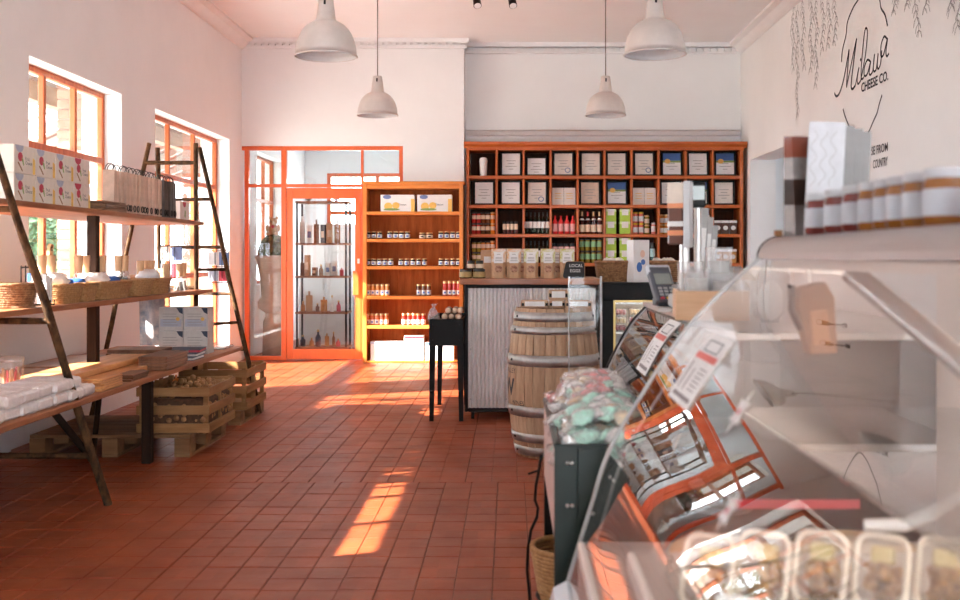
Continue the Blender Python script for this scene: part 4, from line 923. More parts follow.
# ---- middle shelf: baskets, cork-topped flasks, boards
M_STRAW = mat('straw_weave', (.36, .17, .058), .7, col2=(.58, .33, .135), scale=70, bump=.5, bscale=90)
bsk = [(5.17, 5.385, 'reddish brown basket at the near end', M_WICK2), (5.61, 5.90, 'long straw basket holding blue cloth', M_STRAW), (5.93, 6.10, 'small straw basket, second after the trestle pole', M_STRAW), (6.14, 6.66, 'largest straw basket holding white packets', M_STRAW), (6.74, 7.06, 'straw basket before the flasks, fourth along', M_STRAW), (7.13, 7.42, 'farthest straw basket in the row', M_STRAW)]
M_BLUE = mat('blue_cloth', (.02, .09, .32), .8, var=.3, scale=12, bump=.4, bscale=20); M_PLW = mat('white_plastic_pack', (.80, .76, .74), .35, var=.08, scale=14, bump=.6, bscale=22)
for i, (a, b, lb, m) in enumerate(bsk):
    t = thing('woven_basket', lb+' on middle ladder shelf', 'basket', (-2.515, (a+b)/2, Z2), 0, 'woven baskets on the middle ladder shelf')
    basket_parts(t, .125, (b-a)/2, .105 if i else .12, m, .0075, .84, i == 0)
for i, (y, lb, m, sx, sy, sz) in enumerate(((5.77, 'crumpled white packet in the long straw basket', M_PLW, .08, .10, .05), (5.85, 'folded blue cloth in the long straw basket', M_BLUE, .08, .07, .03), (6.05, 'folded blue cloth in the small straw basket', M_BLUE, .07, .05, .028), (6.36, 'crumpled white packet in the largest straw basket', M_PLW, .07, .14, .045), (6.55, 'folded blue cloth in the largest straw basket', M_BLUE, .08, .07, .03), (7.28, 'crumpled white packet in the farthest straw basket', M_PLW, .08, .10, .05))):
    t = thing('cloth_packet' if m is M_PLW else 'folded_cloth', lb, 'packet' if m is M_PLW else 'cloth', (-2.515, y, Z2+.085)); MB().blob((0, 0, sz*.7), sx, sy, sz, 12, 8, .14, i).build('bundle', m, t); MB().blob((.03, .02, sz*1.1), sx*.5, sy*.5, sz*.6, 8, 6, .2, i+9).build('fold', m, t)
M_CORK = wood('turned_wood', (.50, .27, .13), (.70, .43, .24), 'z', .5); M_FLASK = glass('flask_glass', (.93, .95, .95), 1.6, .02, .10)
def flask():
    t = thing('cork_flask', 'x', 'x')
    MB().lathe([(.045, 0), (.047, .008), (.024, .10), (.022, .112)], n=16).build('glass_flask', M_FLASK, t)
    MB().lathe([(.030, .004), (.018, .07), (.0, .075)], n=10).build('flask_filling', C('peppercorns', (.16, .11, .09), .6), t)
    MB().lathe([(.020, .105), (.022, .12), (.026, .205), (.024, .209)], n=16).build('wooden_cap', M_CORK, t); return t
fl = [(-2.55, 5.72), (-2.55, 5.83), (-2.55, 6.205), (-2.55, 6.31), (-2.55, 6.56), (-2.55, 6.84), (-2.55, 6.95), (-2.55, 7.24), (-2.60, 7.50), (-2.60, 7.62), (-2.47, 7.55), (-2.46, 7.82), (-2.49, 8.00)]
for i, (x, y) in enumerate(fl):
    repeat('flask', flask, (x, y, Z2+(.055 if i < 7 else .02 if i < 10 else 0)), 0, f'{ORD[i]} wooden-capped glass flask from the near end of the shelf', 'flask', 'wooden-capped flasks on the middle ladder shelf').name = 'cork_flask'
t = thing('cutting_board', 'upright wooden paddle board among the flasks', 'board', (-2.72, 6.14, Z2+.02), (0, .08, 0))
pts = [(-.07, 0), (.07, 0), (.075, .19), (.03, .22), (.022, .28)]+[(.024*math.cos(a), .29+.024*math.sin(a)) for a in (0, .8, 1.57, 2.3, 3.14)]+[(-.022, .28), (-.03, .22), (-.075, .19)]
MB().prism(pts, lambda a, b, h: (h, a, b), 0, .018).build('paddle', wood('paddle_wood', (.56, .30, .14), (.74, .45, .23), 'z'), t, recalc=True); MB().tube([(.019, .012*math.cos(a), .285+.012*math.sin(a)) for a in [6.283*k/10 for k in range(10)]], .002, 5, closed=True).build('hang_hole', M_BLACK, t)
t = thing('round_board', 'round glass and timber disc leaning behind the flasks', 'board', (-2.74, 6.78, Z2), (0, .15, 0)); MB().lathe([(.0, 0), (.095, 0), (.095, .010), (0, .010)], n=24).build('glass_disc', M_FLASK, t, (0, 0, .098), (0, math.pi/2, 0)); MB().lathe([(0, .011), (.05, .011), (.05, .018), (0, .018)], n=18).build('wood_disc', M_CORK, t, (0, 0, .115), (0, math.pi/2, 0))
for i, (y, h, lb) in enumerate(((7.66, .165, 'taller kraft gift box'), (7.94, .165, 'kraft gift box with black oval'), (7.44, .13, 'low kraft gift box'))):
    t = thing('kraft_box', lb+' among the far flasks', 'box', (-2.64, y, Z2)); MB().bbox(-.05, .05, -.05, .05, 0, h, .003).build('carton', M_KRAFT, t); p = MB(); sideprint(p, ell(0, h*.6, .018, .03), .0505); p.build('print_mark', M_INK, t); MB().bbox(-.052, .052, -.052, .052, h-.03, h+.001, .003).build('lid', M_KRAFT, t)
t = thing('white_tote', 'bulging white and tan packet near the trestle pole', 'packet', (-2.80, 5.55, Z2)); MB().blob((0, 0, .10), .06, .08, .10, 10, 8, .10, 3).build('packet_body', M_PLW, t); MB().blob((.045, -.02, .08), .022, .05, .07, 8, 6, .05, 4).build('tan_panel', C('tan_paper', (.72, .48, .26), .6), t)
t = thing('book_stand', 'black wire stand holding books beside the trestle pole', 'stand', (-2.44, 5.455, Z2))
for y in (0, .05, .10): MB().tube([(-.10, y, .21), (-.10, y, .004), (.03, y, .004), (.03, y, .03)], .004, 6).build('wire', M_BLACK, t)
MB().tube([(-.10, 0, .20), (-.10, .10, .20)], .004, 6).build('wire', M_BLACK, t)
for i in range(3):
    t = thing('recipe_book', ('blue','white','red')[i]+'-backed upright book in the wire stand', 'book', (-2.52+.0, 5.478+i*.028, Z2+.009), (0, 0, 0)); MB().bbox(.0, .02, 0, .02, 0, .16-.01*i, .002).build('spine', (M_SKY, M_LBLW, M_PRR)[i], t); MB().box(.003, .10, .002, .018, .003, .157-.01*i).build('pages', M_LBLW, t)
for i, (seg, px, lb) in enumerate(((0, 0, 'left'), (1, 0, 'right'))):
    x, y, z = ((-2.66, 8.25, 1.10), (-2.385, 8.60, 1.06))[i]
    t = thing('card_rack', lb+' black wire rack of cards hung on the far trestle', 'rack', (x, y, z), 0, 'wire card racks')
    for k in range(4): MB().tube([(-.085+k*.057, -.012, 0), (-.085+k*.057, -.012, .26)], .003, 5).build('wire', M_BLACK, t)
    for z2 in (0, .13, .26): MB().tube([(-.09, -.012, z2), (.09, -.012, z2)], .003, 5).build('wire', M_BLACK, t)
    for k, c in enumerate((M_PRGREY, M_PRR, M_LBLW, M_PRB)): MB().box(-.082+(k % 2)*.085, -.004+(k % 2)*.085, -.006, .0, .012+.13*(k//2), .12+.13*(k//2)).build('card', c, t)
    MB().tube([(-.06, -.012, .26), (-.06, 0, .31), (-.06, .02, .32)], .003, 5).build('hook', M_BLACK, t)
    MB().tube([(.06, -.012, .26), (.06, 0, .31), (.06, .02, .32)], .003, 5).build('hook', M_BLACK, t)
# ---- lower shelf
M_NAP = mat('wrapped_napkins', (.80, .72, .68), .5, var=.10, scale=26, bump=.8, bscale=30)
k = 0
for lv in range(2):
    for j in range(7):
        y = 4.35+j*.165
        if lv == 1 and j > 5: continue
        t = thing('napkin_pack', f'{ORD[j]} white napkin pack from near end, {("lower","upper")[lv]} layer', 'napkins', (-2.30+random.uniform(-.01, .01), y, Z3+lv*.057), random.uniform(-.05, .05), 'white napkin packs on the low shelf')
        MB().bbox(-.13, .13, 0, .155, 0, .054, .012).build('pack', M_NAP, t); MB().bbox(-.10, .10, .02, .135, .053, .0575, .002).build('paper_sleeve', M_NAP, t)
t = thing('cutlery_jar', 'clear jar of wooden cutlery at the near end', 'jar', (-2.55, 5.36, Z3)); MB().lathe([(.055, 0), (.06, .01), (.06, .185)], n=18, capt=False).build('clear_jar', M_PUN, t); MB().lathe([(.062, .18), (.066, .195), (.066, .205), (.05, .208)], n=18).build('lid', M_PUN, t)
for i in range(12): a = i*2.4; MB().tube([(.03*math.cos(a), .03*math.sin(a), .006), (.043*math.cos(a), .043*math.sin(a), .12+.01*(i % 4))], .006, 5).build('cutlery', (M_CORK, M_CORK, M_PRR)[i % 3], t)
M_PLK = wood('honey_plank', (.52, .21, .07), (.76, .38, .15), 'y', .4, obj_rand=.1)
M_SLB = wood('walnut_slab', (.13, .055, .03), (.26, .12, .065), 'y', .45, obj_rand=.12)
def slab(lb, x0, x1, y0, y1, z, h, m, rz=0., grp='boards on the low ladder shelf'):
    t = thing('timber_board', lb, 'board', ((x0+x1)/2, (y0+y1)/2, z), rz, grp); w, l = (x1-x0)/2, (y1-y0)/2
    MB().bbox(-w, w, -l, l, 0, h, .004).build('board', m, t); MB().bbox(-w*.2, w*.2, l-.001, l+.05, h*.1, h*.9, .003).build('handle', m, t)
slab('broad honey-coloured plank lying under the thicker plank', -2.62, -2.28, 5.62, 6.98, Z3, .030, M_PLK)
slab('thick honey-coloured plank on top of the broad one', -2.66, -2.40, 5.50, 7.02, Z3+.031, .035, M_PLK)
slab('dark walnut slab behind the honey planks, near end', -3.08, -2.72, 5.6, 6.45, Z3, .030, M_SLB)
slab('dark walnut slab behind the honey planks, far end', -3.08, -2.74, 6.55, 7.35, Z3, .030, M_SLB)
for q in range(5): slab(f'{ORD[q]} stacked cutting board counted up, near honey planks', -2.27+.005*(q % 2), -2.16, 5.55+.02*(q % 3), 5.86, Z3+q*.013, .012, M_PLK)
for q in range(3): slab(f'{ORD[q]} darker cutting board counted up, second small pile', -2.27, -2.165+.004*q, 6.00+.02*(q % 2), 6.28, Z3+q*.013, .012, M_SLB)
for q in range(4): slab(f'{ORD[q]} walnut board counted up, tall pile behind the leg', -2.72, -2.36, 7.06+.02*(q % 2), 7.34, Z3+q*.022, .021, M_SLB)
for q in range(4): slab(f'{ORD[q]} walnut board counted up, front pile above crates', -2.34, -2.16+.004*(q % 2), 6.60, 7.02+.01*q, Z3+q*.022, .021, M_SLB)
M_BOXI = C('info_box_grey', (.60, .56, .52), .5); M_NAVY = C('print_navy', (.03, .045, .08), .5)
for lv in range(2):
    for c in range(2):
        t = thing('info_carton', f'{("lower","upper")[lv]} {("left","right")[c]} grey printed carton of four on low shelf', 'box', (-2.50+(c-1)*.182+.10, 7.72, Z3+lv*.172), 0, 'grey printed cartons')
        MB().bbox(0, .178, 0, .16, 0, .170, .003).build('carton', M_BOXI, t)
        if lv: p = MB(); flat(p, [(.012, .03), (.166, .03), (.166, .085), (.012, .085)], 0); p.build('panel', M_PRGREY, t); p = MB(); flat(p, ell(.14, .085, .014, .014), -.002); p.build('seal', M_EGG, t)
        p = MB(); flat(p, [(.13, .168), (.176, .168), (.176, .12), (.15, .135)], 0); p.build('corner_print', M_NAVY, t)
        p = MB()
        for q in range(5): flat(p, [(.03, .04+.02*q), (.14-.01*(q % 3), .04+.02*q), (.14-.01*(q % 3), .044+.02*q), (.03, .044+.02*q)], -.0016)
        p.build('lettering', mat('print_line', (.36, .32, .30), .6), t)
        MB().box(.0, .178, .0, .16, .1702, .1712).build('lid', M_WHITE, t)
t = thing('printed_apron', 'grey and dark patterned cloth hanging behind the grey cartons', 'cloth', (-2.80, 7.98, Z3+.0)); V = []; 
for i in range(8):
    for j in range(8): V.append((-.02+.028*i, .02*math.sin(i*1.3)+.01*j*.3, .46-.06*j if j < 8 else 0))
MB().add(V, [(i*8+j, i*8+j+1, (i+1)*8+j+1, (i+1)*8+j) for i in range(7) for j in range(7)], True).build('cloth', mat('apron_print', (.20, .24, .30), .8, col2=(.65, .55, .52), scale=9), t); MB().tube([(-.03, -.012, .465), (.19, -.012, .465)], .012, 6).build('hanging_rail', M_DKW, t)
for q in range(3):
    t = thing('dark_magazine', f'{ORD[q]} dark glossy book counted up before the grey cartons', 'book', (-2.30, 7.36+.05*q, Z3+q*.022), .06*q, 'dark glossy books'); MB().bbox(-.12, .12, -.14, .14, 0, .003, .001).bbox(-.12, .12, -.14, .14, .018, .021, .001).build('cover', M_NAVY, t); MB().box(-.115, .115, -.135, .135, .003, .018).build('pages', M_LBLW if q < 2 else M_PRR, t)
t = thing('plastic_packet', 'flat clear packet at the far end of low shelf', 'packet', (-2.30, 8.20, Z3)); MB().bbox(-.12, .11, -.14, .14, 0, .022, .01).build('film', M_CLEAR, t); MB().bbox(-.09, .08, -.11, .11, .004, .014, .003).build('contents', M_PLW, t)

# ---------------------------------------------------------------- crates on pallets
M_CRT = wood('crate_pine', (.26, .120, .042), (.43, .225, .092), 'x', .65, sc=7, obj_rand=.12); M_CRTY = wood('crate_pine_y', (.26, .120, .042), (.43, .225, .092), 'y', .65, sc=7, obj_rand=.12); M_PALW = wood('pallet_wood', (.18, .085, .036), (.31, .155, .070), 'x', .7, sc=6, obj_rand=.12)
def crate(x0, x1, y0, y1, z0, h, lb, nsl=3):
    t = thing('wooden_crate', lb, 'crate', (x0, y0, z0)); w, l = x1-x0, y1-y0; th = .014; sh = h/nsl*.60
    for k in range(nsl):
        z = k*(h-sh)/(nsl-1)
        for yy in (0, l-th): MB().bbox(0, w, yy, yy+th, z, z+sh, .002).build('slat', M_CRT, t)
        for xx in (0, w-th): MB().bbox(xx, xx+th, th, l-th, z, z+sh, .002).build('slat', M_CRTY, t)
    for xx in (th, w-th-.03):
        for yy in (th, l/2-.015, l-th-.03): MB().bbox(xx, xx+.03, yy, yy+.03, 0, h+.012, .002).build('corner_post', M_CRT, t)
    for k in range(5): MB().bbox(th, w-th, th+k*(l-2*th)/5+.003, th+(k+1)*(l-2*th)/5-.003, .0, .010, .001).build('bottom_slat', M_CRT, t)
def pallet(x0, x1, y0, y1, h, lb):
    t = thing('pallet', lb, 'pallet', (x0, y0, 0)); w, l = x1-x0, y1-y0; n = 6
    for k in range(n): MB().bbox(0, w, k*l/n+.006, (k+1)*l/n-.006, h-.02, h, .002).build('deck_board', M_PALW, t)
    for xx in (0, w/2-.05, w-.10):
        for yy in (0, l/2-.06, l-.12): MB().bbox(xx, xx+.10, yy, yy+.12, .02, h-.021, .002).build('block', M_PALW, t)
        MB().bbox(xx, xx+.10, 0, l, 0, .019, .002).build('skid', M_PALW, t)
pallet(-3.05, -2.03, 6.66, 7.50, .14, 'nearer timber pallet under the walnut crate'); pallet(-2.72, -2.03, 7.92, 8.66, .105, 'farther timber pallet under the back crate')
crate(-2.40, -1.93, 6.74, 7.38, .141, .29, 'nearer slatted timber crate filled with walnuts'); crate(-2.52, -2.00, 7.98, 8.62, .106, .305, 'farther slatted timber crate by the orange partition')
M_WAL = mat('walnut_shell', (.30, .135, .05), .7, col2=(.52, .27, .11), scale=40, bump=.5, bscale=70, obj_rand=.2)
def walnut():
    t = thing('walnut', 'x', 'x'); MB().blob((0, 0, .021), .021, .024, .021, 8, 6, .06, 1).build('shell', M_WAL, t); MB().tube([(0, .0245*math.cos(a), .021+.0215*math.sin(a)) for a in [6.283*k/12 for k in range(12)]], .002, 4, closed=True).build('seam', M_WAL, t); return t
def nut_mesh(): return MB().blob((0, 0, .021), .0195, .022, .0195, 8, 6, .06, 1).mesh('walnut', M_WAL)
NM = nut_mesh(); rr = random.Random(11); cnt = 0
for lv in range(6):
    for i in range(9):
        for j in range(12):
            x = -2.40+.040+i*.048+.012*(lv % 2); y = 6.74+.040+j*.049+.012*(lv % 2); z = .153+lv*.036
            if x > -1.965 or y > 7.345: continue
            edge = i >= 8 or j == 0 or i == 0
            if lv < 5 and not edge: continue
            if lv == 5 and rr.random() < .18: continue
            if cnt >= 300: continue
            cnt += 1
            zz = z+(rr.uniform(0, .012) if lv < 5 else .065+.06*math.exp(-((i-4.5)**2/8+(j-6)**2/14))-.02)
            o = put('walnut', NM, None, (x+rr.uniform(-.004, .004), y+rr.uniform(-.004, .004), zz), (rr.uniform(0, 3), rr.uniform(0, .4), rr.uniform(0, 3)))
            tag(o, ('brown walnut seen on top of the filled crate' if lv == 5 else 'brown walnut seen between the slats of the filled crate'), 'walnut', 'walnuts in the nearer crate')
print('walnuts', cnt)
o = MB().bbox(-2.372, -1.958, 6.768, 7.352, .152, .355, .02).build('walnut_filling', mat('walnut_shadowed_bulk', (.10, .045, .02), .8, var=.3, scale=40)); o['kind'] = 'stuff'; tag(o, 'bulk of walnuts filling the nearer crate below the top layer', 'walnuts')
t = thing('nut_scoop', 'small orange plastic scoop lying on the walnuts', 'scoop', (-2.28, 7.18, .385), .5); MB().lathe([(.0, 0), (.03, .004), (.036, .05), (.034, .052), (.028, .008)], n=12, capt=False).build('bowl', C('orange_plastic', (.85, .22, .03), .4), t, (0, 0, .0), (.9, 0, 0)); MB().tube([(0, .03, .03), (.02, .12, .06)], .008, 6).build('handle', MATS['orange_plastic'], t)
# ---------------------------------------------------------------- dark green bin of wrapped sweets
M_GREEN = mat('bin_green', (.008, .020, .016), .4, 0, var=.08, scale=10); M_PINKP = mat('bin_side_sheen', (.62, .50, .46), .35, .1, var=.05, scale=8)  # side panel's pinkish-white reflection is put into its base colour
BN = thing('sweet_bin', 'dark green metal bin on legs with pale side panel, full of sweets', 'bin', (0, 0, 0))
b0, b1, y0, y1, zt = .112, .355, 2.60, 3.46, .80
MB().bbox(b0, b0+.012, y0+.012, y1, .555, zt, .002).build('side_panel', M_PINKP, BN); MB().bbox(b1-.012, b1, y0, y1, .50, zt, .002).build('side_panel', M_GREEN, BN)
MB().bbox(b0+.056, b1, y0+.006, y0+.018, .30, zt, .002).build('front_panel', M_GREEN, BN); MB().bbox(b0+.012, b1-.012, y1-.012, y1, .50, zt, .002).build('back_panel', M_GREEN, BN)
MB().box(b0+.012, b1-.012, y0+.018, y1-.012, .56, .575).build('bin_bottom', M_GREEN, BN)
MB().bbox(b0-.002, b0+.056, y0-.004, y0+.018, 0, zt+.002, .002).build('corner_post', M_GREEN, BN)
for x, y in ((b0, y1-.03), (b1-.03, y1-.03), (b1-.03, y0+.02)): MB().bbox(x, x+.03, y, y+.03, 0, .555, .002).build('leg', M_BLACK, BN)
rim = MB(); rim.bbox(b0-.004, b0+.016, y0, y1, zt-.004, zt+.006, .002).bbox(b1-.016, b1+.004, y0, y1, zt-.004, zt+.006, .002).bbox(b0, b1, y0-.004, y0+.02, zt-.004, zt+.006, .002).bbox(b0, b1, y1-.016, y1+.004, zt-.004, zt+.006, .002); rim.build('rim', M_GREEN, BN)
for z in (.76, .655):
    for x in (b0+.030, b0+.042): MB().lathe([(.0052, 0), (.0045, .004), (.0, .006)], n=8).build('bolt', M_STEEL, BN, (x, y0-.004, z), (math.pi/2, 0, 0))
def sweet(c, seed):
    def mk():
        t = thing('wrapped_sweet', 'x', 'x'); r = random.Random(seed)
        MB().blob((0, 0, .016), .038, .024, .017, 9, 6, .20, seed).build('sweet_body', c, t)
        V = []; n = 9; m = 7                  # crinkled pillow wrapper with flared ends
        for i in range(n+1):
            u = -1+2*i/n; w = .024+.008*math.cos(u*2.2); hh_ = max(.0015, .019*(1-abs(u)**2.2))
            for k in range(m):
                a_ = 2*math.pi*k/m; V.append((u*.050, w*math.cos(a_)*(1+r.uniform(-.18, .18)), .017+hh_*math.sin(a_)*(1+r.uniform(-.3, .3))+r.uniform(-.003, .003)))
        MB().add(V, [(i*m+k, i*m+(k+1) % m, (i+1)*m+(k+1) % m, (i+1)*m+k) for i in range(n) for k in range(m)]).build('wrapper', M_FILM, t); return t
    return mk
M_FILM = glass('sweet_film', (.98, .98, .98), 2.0, .10, .09)
sc_ = [('pink', (.76, .30, .30)), ('cream', (.80, .66, .48)), ('mint green', (.45, .78, .64)), ('white', (.82, .79, .76)), ('coral', (.68, .16, .15)), ('tan', (.68, .44, .26)), ('dark', (.10, .08, .06))]
r = random.Random(21)
def sweet_col(x, y, i):
    u = (y-y0)/(y1-y0)
    if u < .35: return r.choice([2, 2, 3, 3, 5, 1, 2])
    if u < .6: return r.choice([0, 3, 3, 1, 2, 6, 0])
    return r.choice([4, 0, 1, 1, 3, 4])
i = 0; SW = {}
for lv in range(3):
    for a in range(6):
        for b in range(15):
            x = b0+.045+a*.031+r.uniform(-.012, .012); y = y0+.05+b*.054+r.uniform(-.015, .015)
            u = (y-y0)/(y1-y0); hgt = .085*math.exp(-((x-.26)/.13)**2)*(.35+.65*math.exp(-((u-.62)/.42)**2))
            z = zt-.050+lv*.027+hgt*(1+lv)/3.0+r.uniform(-.006, .006)
            if lv == 2 and (a == 0 or b in (0, 14)): continue
            x = min(x, b1-.045)
            c = sweet_col(x, y, i); i += 1; where = 'near end' if u < .35 else 'middle' if u < .65 else 'far end'
            repeat(f'sweet{c}{i % 2}', sweet(mat('sweet_'+sc_[c][0].replace(' ', '_'), sc_[c][1], .3, var=.2, scale=30, coat=.5), c*7+i % 2), (x, y, z), (r.uniform(-.7, .7), r.uniform(-.6, .6), r.uniform(0, 6.28)), f'{sc_[c][0]} wrapped sweet in the green bin, {where}, {("bottom", "middle", "top")[lv]} layer', 'sweet', 'wrapped sweets in the green bin').name = 'wrapped_sweet'
t = thing('power_cable', 'black cable hanging behind the green bin leg', 'cable', (.09, 3.52, .0))
cp = [(541, 455), (539, 470), (536, 485), (535, 500), (538, 508), (537, 517), (531, 530), (528, 548), (527, 570), (529, 590), (531, 620)]
MB().tube([(xat(px, 3.52)-.09, .0, zat(py, 3.52)) for px, py in cp], .005, 6).build('cable', M_BLACK, t); MB().tube([(xat(528, 3.52)-.09, 0, zat(474, 3.52)), (xat(540, 3.52)-.09, .0, zat(470, 3.52))], .004, 5).build('cable_tie', M_BLACK, t)
t = thing('floor_basket', 'round straw basket in a black wire stand under the bin', 'basket', (.185, 3.28, .22))
basket_parts(t, .115, .115, .15, MATS['straw_weave'], .0075, .80, True)
for a in (.6, 2.2, 3.8, 5.4): MB().tube([(.10*math.cos(a), .10*math.sin(a), .0), (.13*math.cos(a), .13*math.sin(a), -.219)], .006, 6).build('stand_leg', M_BLACK, t)
MB().tube([(.10*math.cos(a), .10*math.sin(a), -.006) for a in [6.283*k/20 for k in range(20)]], .006, 6, closed=True).build('stand_ring', M_BLACK, t)

# ---------------------------------------------------------------- glass counter cases
def catmull(P, n=6):
    out = []
    for i in range(len(P)-1):
        p0, p1, p2, p3 = P[max(i-1, 0)], P[i], P[i+1], P[min(i+2, len(P)-1)]
        for k in range(n):
            t_ = k/n; out.append(tuple(.5*((2*b)+(-a+c)*t_+(2*a-5*b+4*c-d)*t_*t_+(-a+3*b-3*c+d)*t_**3) for a, b, c, d in zip(p0, p1, p2, p3)))
    return out+[tuple(P[-1])]
M_CASEG = glass('case_glass', (.985, .985, .98), 1.5); M_EDGE = glass('glass_edge', (.88, .93, .92), 2.0, .05, .35)
M_CAP = mat('case_cap', (.38, .335, .32), .3, .35, var=.03, scale=6); M_CASEB = mat('case_body', (.60, .56, .54), .4, .2, var=.03, scale=5); M_BLUEB = mat('case_bumper', (.66, .72, .76), .3, var=.03)
M_DECK = mat('case_deck', (.74, .64, .58), .4, .2, var=.05, scale=6); M_INB = mat('case_back', (.82, .73, .68), .45, var=.04, scale=4)
def profile_x(P, z):
    for (xa, za), (xb, zb) in zip(P, P[1:]):
        if za <= z <= zb: return xa+(xb-xa)*(z-za)/(zb-za)
    return P[-1][0]
P1c = catmull([(.130, .50), (.146, .556), (.185, .684), (.231, .823), (.302, .945), (.417, 1.113), (.578, 1.268)], 7)
K1 = thing('cheese_case', 'large curved glass deli case filling the right foreground', 'display case', (0, 0, 0))
ya, yb = .42, 2.43
V = []; n = len(P1c)
for x, z in P1c: V += [(x, ya, z), (x, yb, z)]
MB().add(V, [(2*i, 2*i+1, 2*i+3, 2*i+2) for i in range(n-1)], True).build('curved_glass', M_CASEG, K1)
MB().add([(x, yb, z) for x, z in P1c]+[(1.0, yb, 1.268), (1.0, yb, .50)], [tuple(range(n+2))]).build('end_glass', M_CASEG, K1)
MB().tube([(x, yb+.004, z) for x, z in P1c], .005, 6).build('glass_edge', M_EDGE, K1)
MB().tube([(x+.03, yb-.03, z-.006) for x, z in P1c[:-7]], .004, 6).build('glass_edge', M_EDGE, K1)
capp = [(.575+.05-.05*math.cos(a), 1.266+.05*math.sin(a)) for a in [math.pi/2*k/6 for k in range(7)]]+[(.98, 1.316), (.98, 1.266)]
MB().prism(capp, lambda a, b, h: (a, h, b), ya, yb+.01).build('cap', M_CAP, K1, recalc=True)
MB().tube([(a, yb+.012, b) for a, b in capp[:8]], .003, 5).build('cap_edge', M_DARKM, K1)
MB().bbox(.16, 1.02, ya, yb-.02, 0, .50).build('body', M_CASEB, K1)
MB().prism([(.10, .44), (.09, .47), (.10, .505), (.13, .52), (.16, .505), (.16, .44)], lambda a, b, h: (a, h, b), ya, yb-.0).build('bumper', M_BLUEB, K1, recalc=True)
MB().bbox(.155, .985, ya+.02, yb-.03, .50, .62).build('deck', M_DECK, K1)
MB().box(.985, 1.0, ya, yb-.005, .50, 1.265).build('back_door', M_INB, K1)
MB().box(.60, .98, ya+.02, yb-.04, 1.245, 1.262).build('cap_underside', M_INB, K1)
MB().bbox(.90, .94, ya+.10, 1.97, 1.222, 1.244, .004).build('added_fill_strip', mat('added_fill_glow', (1, .95, .9), .5, emit=(1, .86, .74), estr=9), K1)  # glowing strip added out of view to brighten the case interior
MB().bbox(.50, .98, ya+.1, yb-.12, .93, .940).build('inner_shelf', glass('shelf_glass', (.95, .97, .96), 1.5), K1)
MB().tube([(.62, 1.9, 1.24), (.72, 1.55, 1.07), (.83, 1.2, .92)], .022, 6).build('support_arm', MATS['case_cap'], K1)
MB().tube([(.70, 1.52, .96), (.665, 1.54, .925), (.62, 1.55, .89), (.585, 1.56, .872), (.53, 1.57, .868)], .010, 8).build('white_rail', M_LIDW, K1)
MB().box(.42, .66, 1.98, 1.985, .795, .812).build('price_strip', M_PRR, K1)
MB().bbox(.20, .97, 1.16, 1.80, .62, .765).build('display_step', M_DECK, K1)
def sheet_on(P, root, ylo, yhi, zlo, zhi, y_skew, label):
    m = 8; zs = [zlo+(zhi-zlo)*k/m for k in range(m+1)]
    def pt(u, v, off): # u along y 0..1, v up 0..1
        z = zlo+(zhi-zlo)*v; x = profile_x(P, z); e = .004; dx = profile_x(P, z+e)-profile_x(P, z-e); nrm = Vector((-2*e, 0, dx)).normalized()
        return Vector((x, yhi+(ylo-yhi)*u+y_skew*(1-v), z))+nrm*off
    def patch(u0, u1, v0, v1, off): 
        V = []
        for k in range(m+1): v = v0+(v1-v0)*k/m; V += [pt(u0, v, off), pt(u1, v, off)]
        return MB().add(V, [(2*k, 2*k+1, 2*k+3, 2*k+2) for k in range(m)])
    s = patch(0, 1, 0, 1, .003).build('paper_sheet', M_LBLW, root)
    patch(.08, .92, .64, .73, .0036).build('red_band', mat('band_red', (.70, .16, .14), .6, var=.05), s)
    q = MB()
    for a in ((.22, .78, .76, .775), (.22, .78, .905, .92), (.22, .25, .775, .905), (.75, .78, .775, .905)): q2 = patch(*a, .0038); q.add(q2.v, q2.f)
    q.build('logo_box', M_INK, s)
    q = MB()
    for k in range(2): q2 = patch(.15+.22*k, .19+.22*k, .18, .58-.08*k, .0038); q.add(q2.v, q2.f)
    for k in range(6): q2 = patch(.55, .85, .22+.06*k, .235+.06*k, .0038); q.add(q2.v, q2.f)
    q2 = patch(.12, .90, .07, .13, .0038); q.add(q2.v, q2.f)
    q.build('lettering', mat('sheet_print', (.25, .20, .20), .6, var=.05), s); return s
t = thing('price_sheet', 'white notice with red band stuck on the near case glass', 'notice', (0, 0, 0)); sheet_on(P1c, t, 1.93, 2.16, .985, 1.112, .0, '')
for i, (y, z, w) in enumerate(((1.62, 1.03, .035), (1.40, .93, .03))):
    t = thing('glass_sticker', ('upper','lower')[i]+' white star-shaped sticker on the near case glass', 'sticker', (0, 0, 0)); p = MB(); x = profile_x(P1c, z)
    def gp(a, b, off): zz = z+b; xx = profile_x(P1c, zz); return (xx-off, y+a, zz+off*.6)
    pts = [(w*(1.0 if k % 2 else .45)*math.cos(k*math.pi/6), w*(1.0 if k % 2 else .45)*math.sin(k*math.pi/6)) for k in range(12)]
    p.add([gp(a, b, .002) for a, b in pts]+[gp(0, 0, .002)], [(k, (k+1) % 12, 12) for k in range(12)]).build('sticker', M_LBLW, t)
    MB().add([gp(a, b, .003) for a, b in ((-.006, -.004), (.006, -.004), (.006, .004), (-.006, .004))], [(0, 1, 2, 3)]).build('sticker_mark', M_PRR, t)
M_GRAN = mat('granola', (.30, .13, .05), .7, col2=(.66, .40, .16), scale=70, bump=.8, bscale=80); M_TUB = glass('tub_plastic', (.98, .97, .95), 1.6, .05, .14); M_RIMP = mat('tub_rim', (.80, .70, .58), .3, var=.03)
M_CHS = mat('pale_cheese', (.80, .64, .30), .5, var=.08)
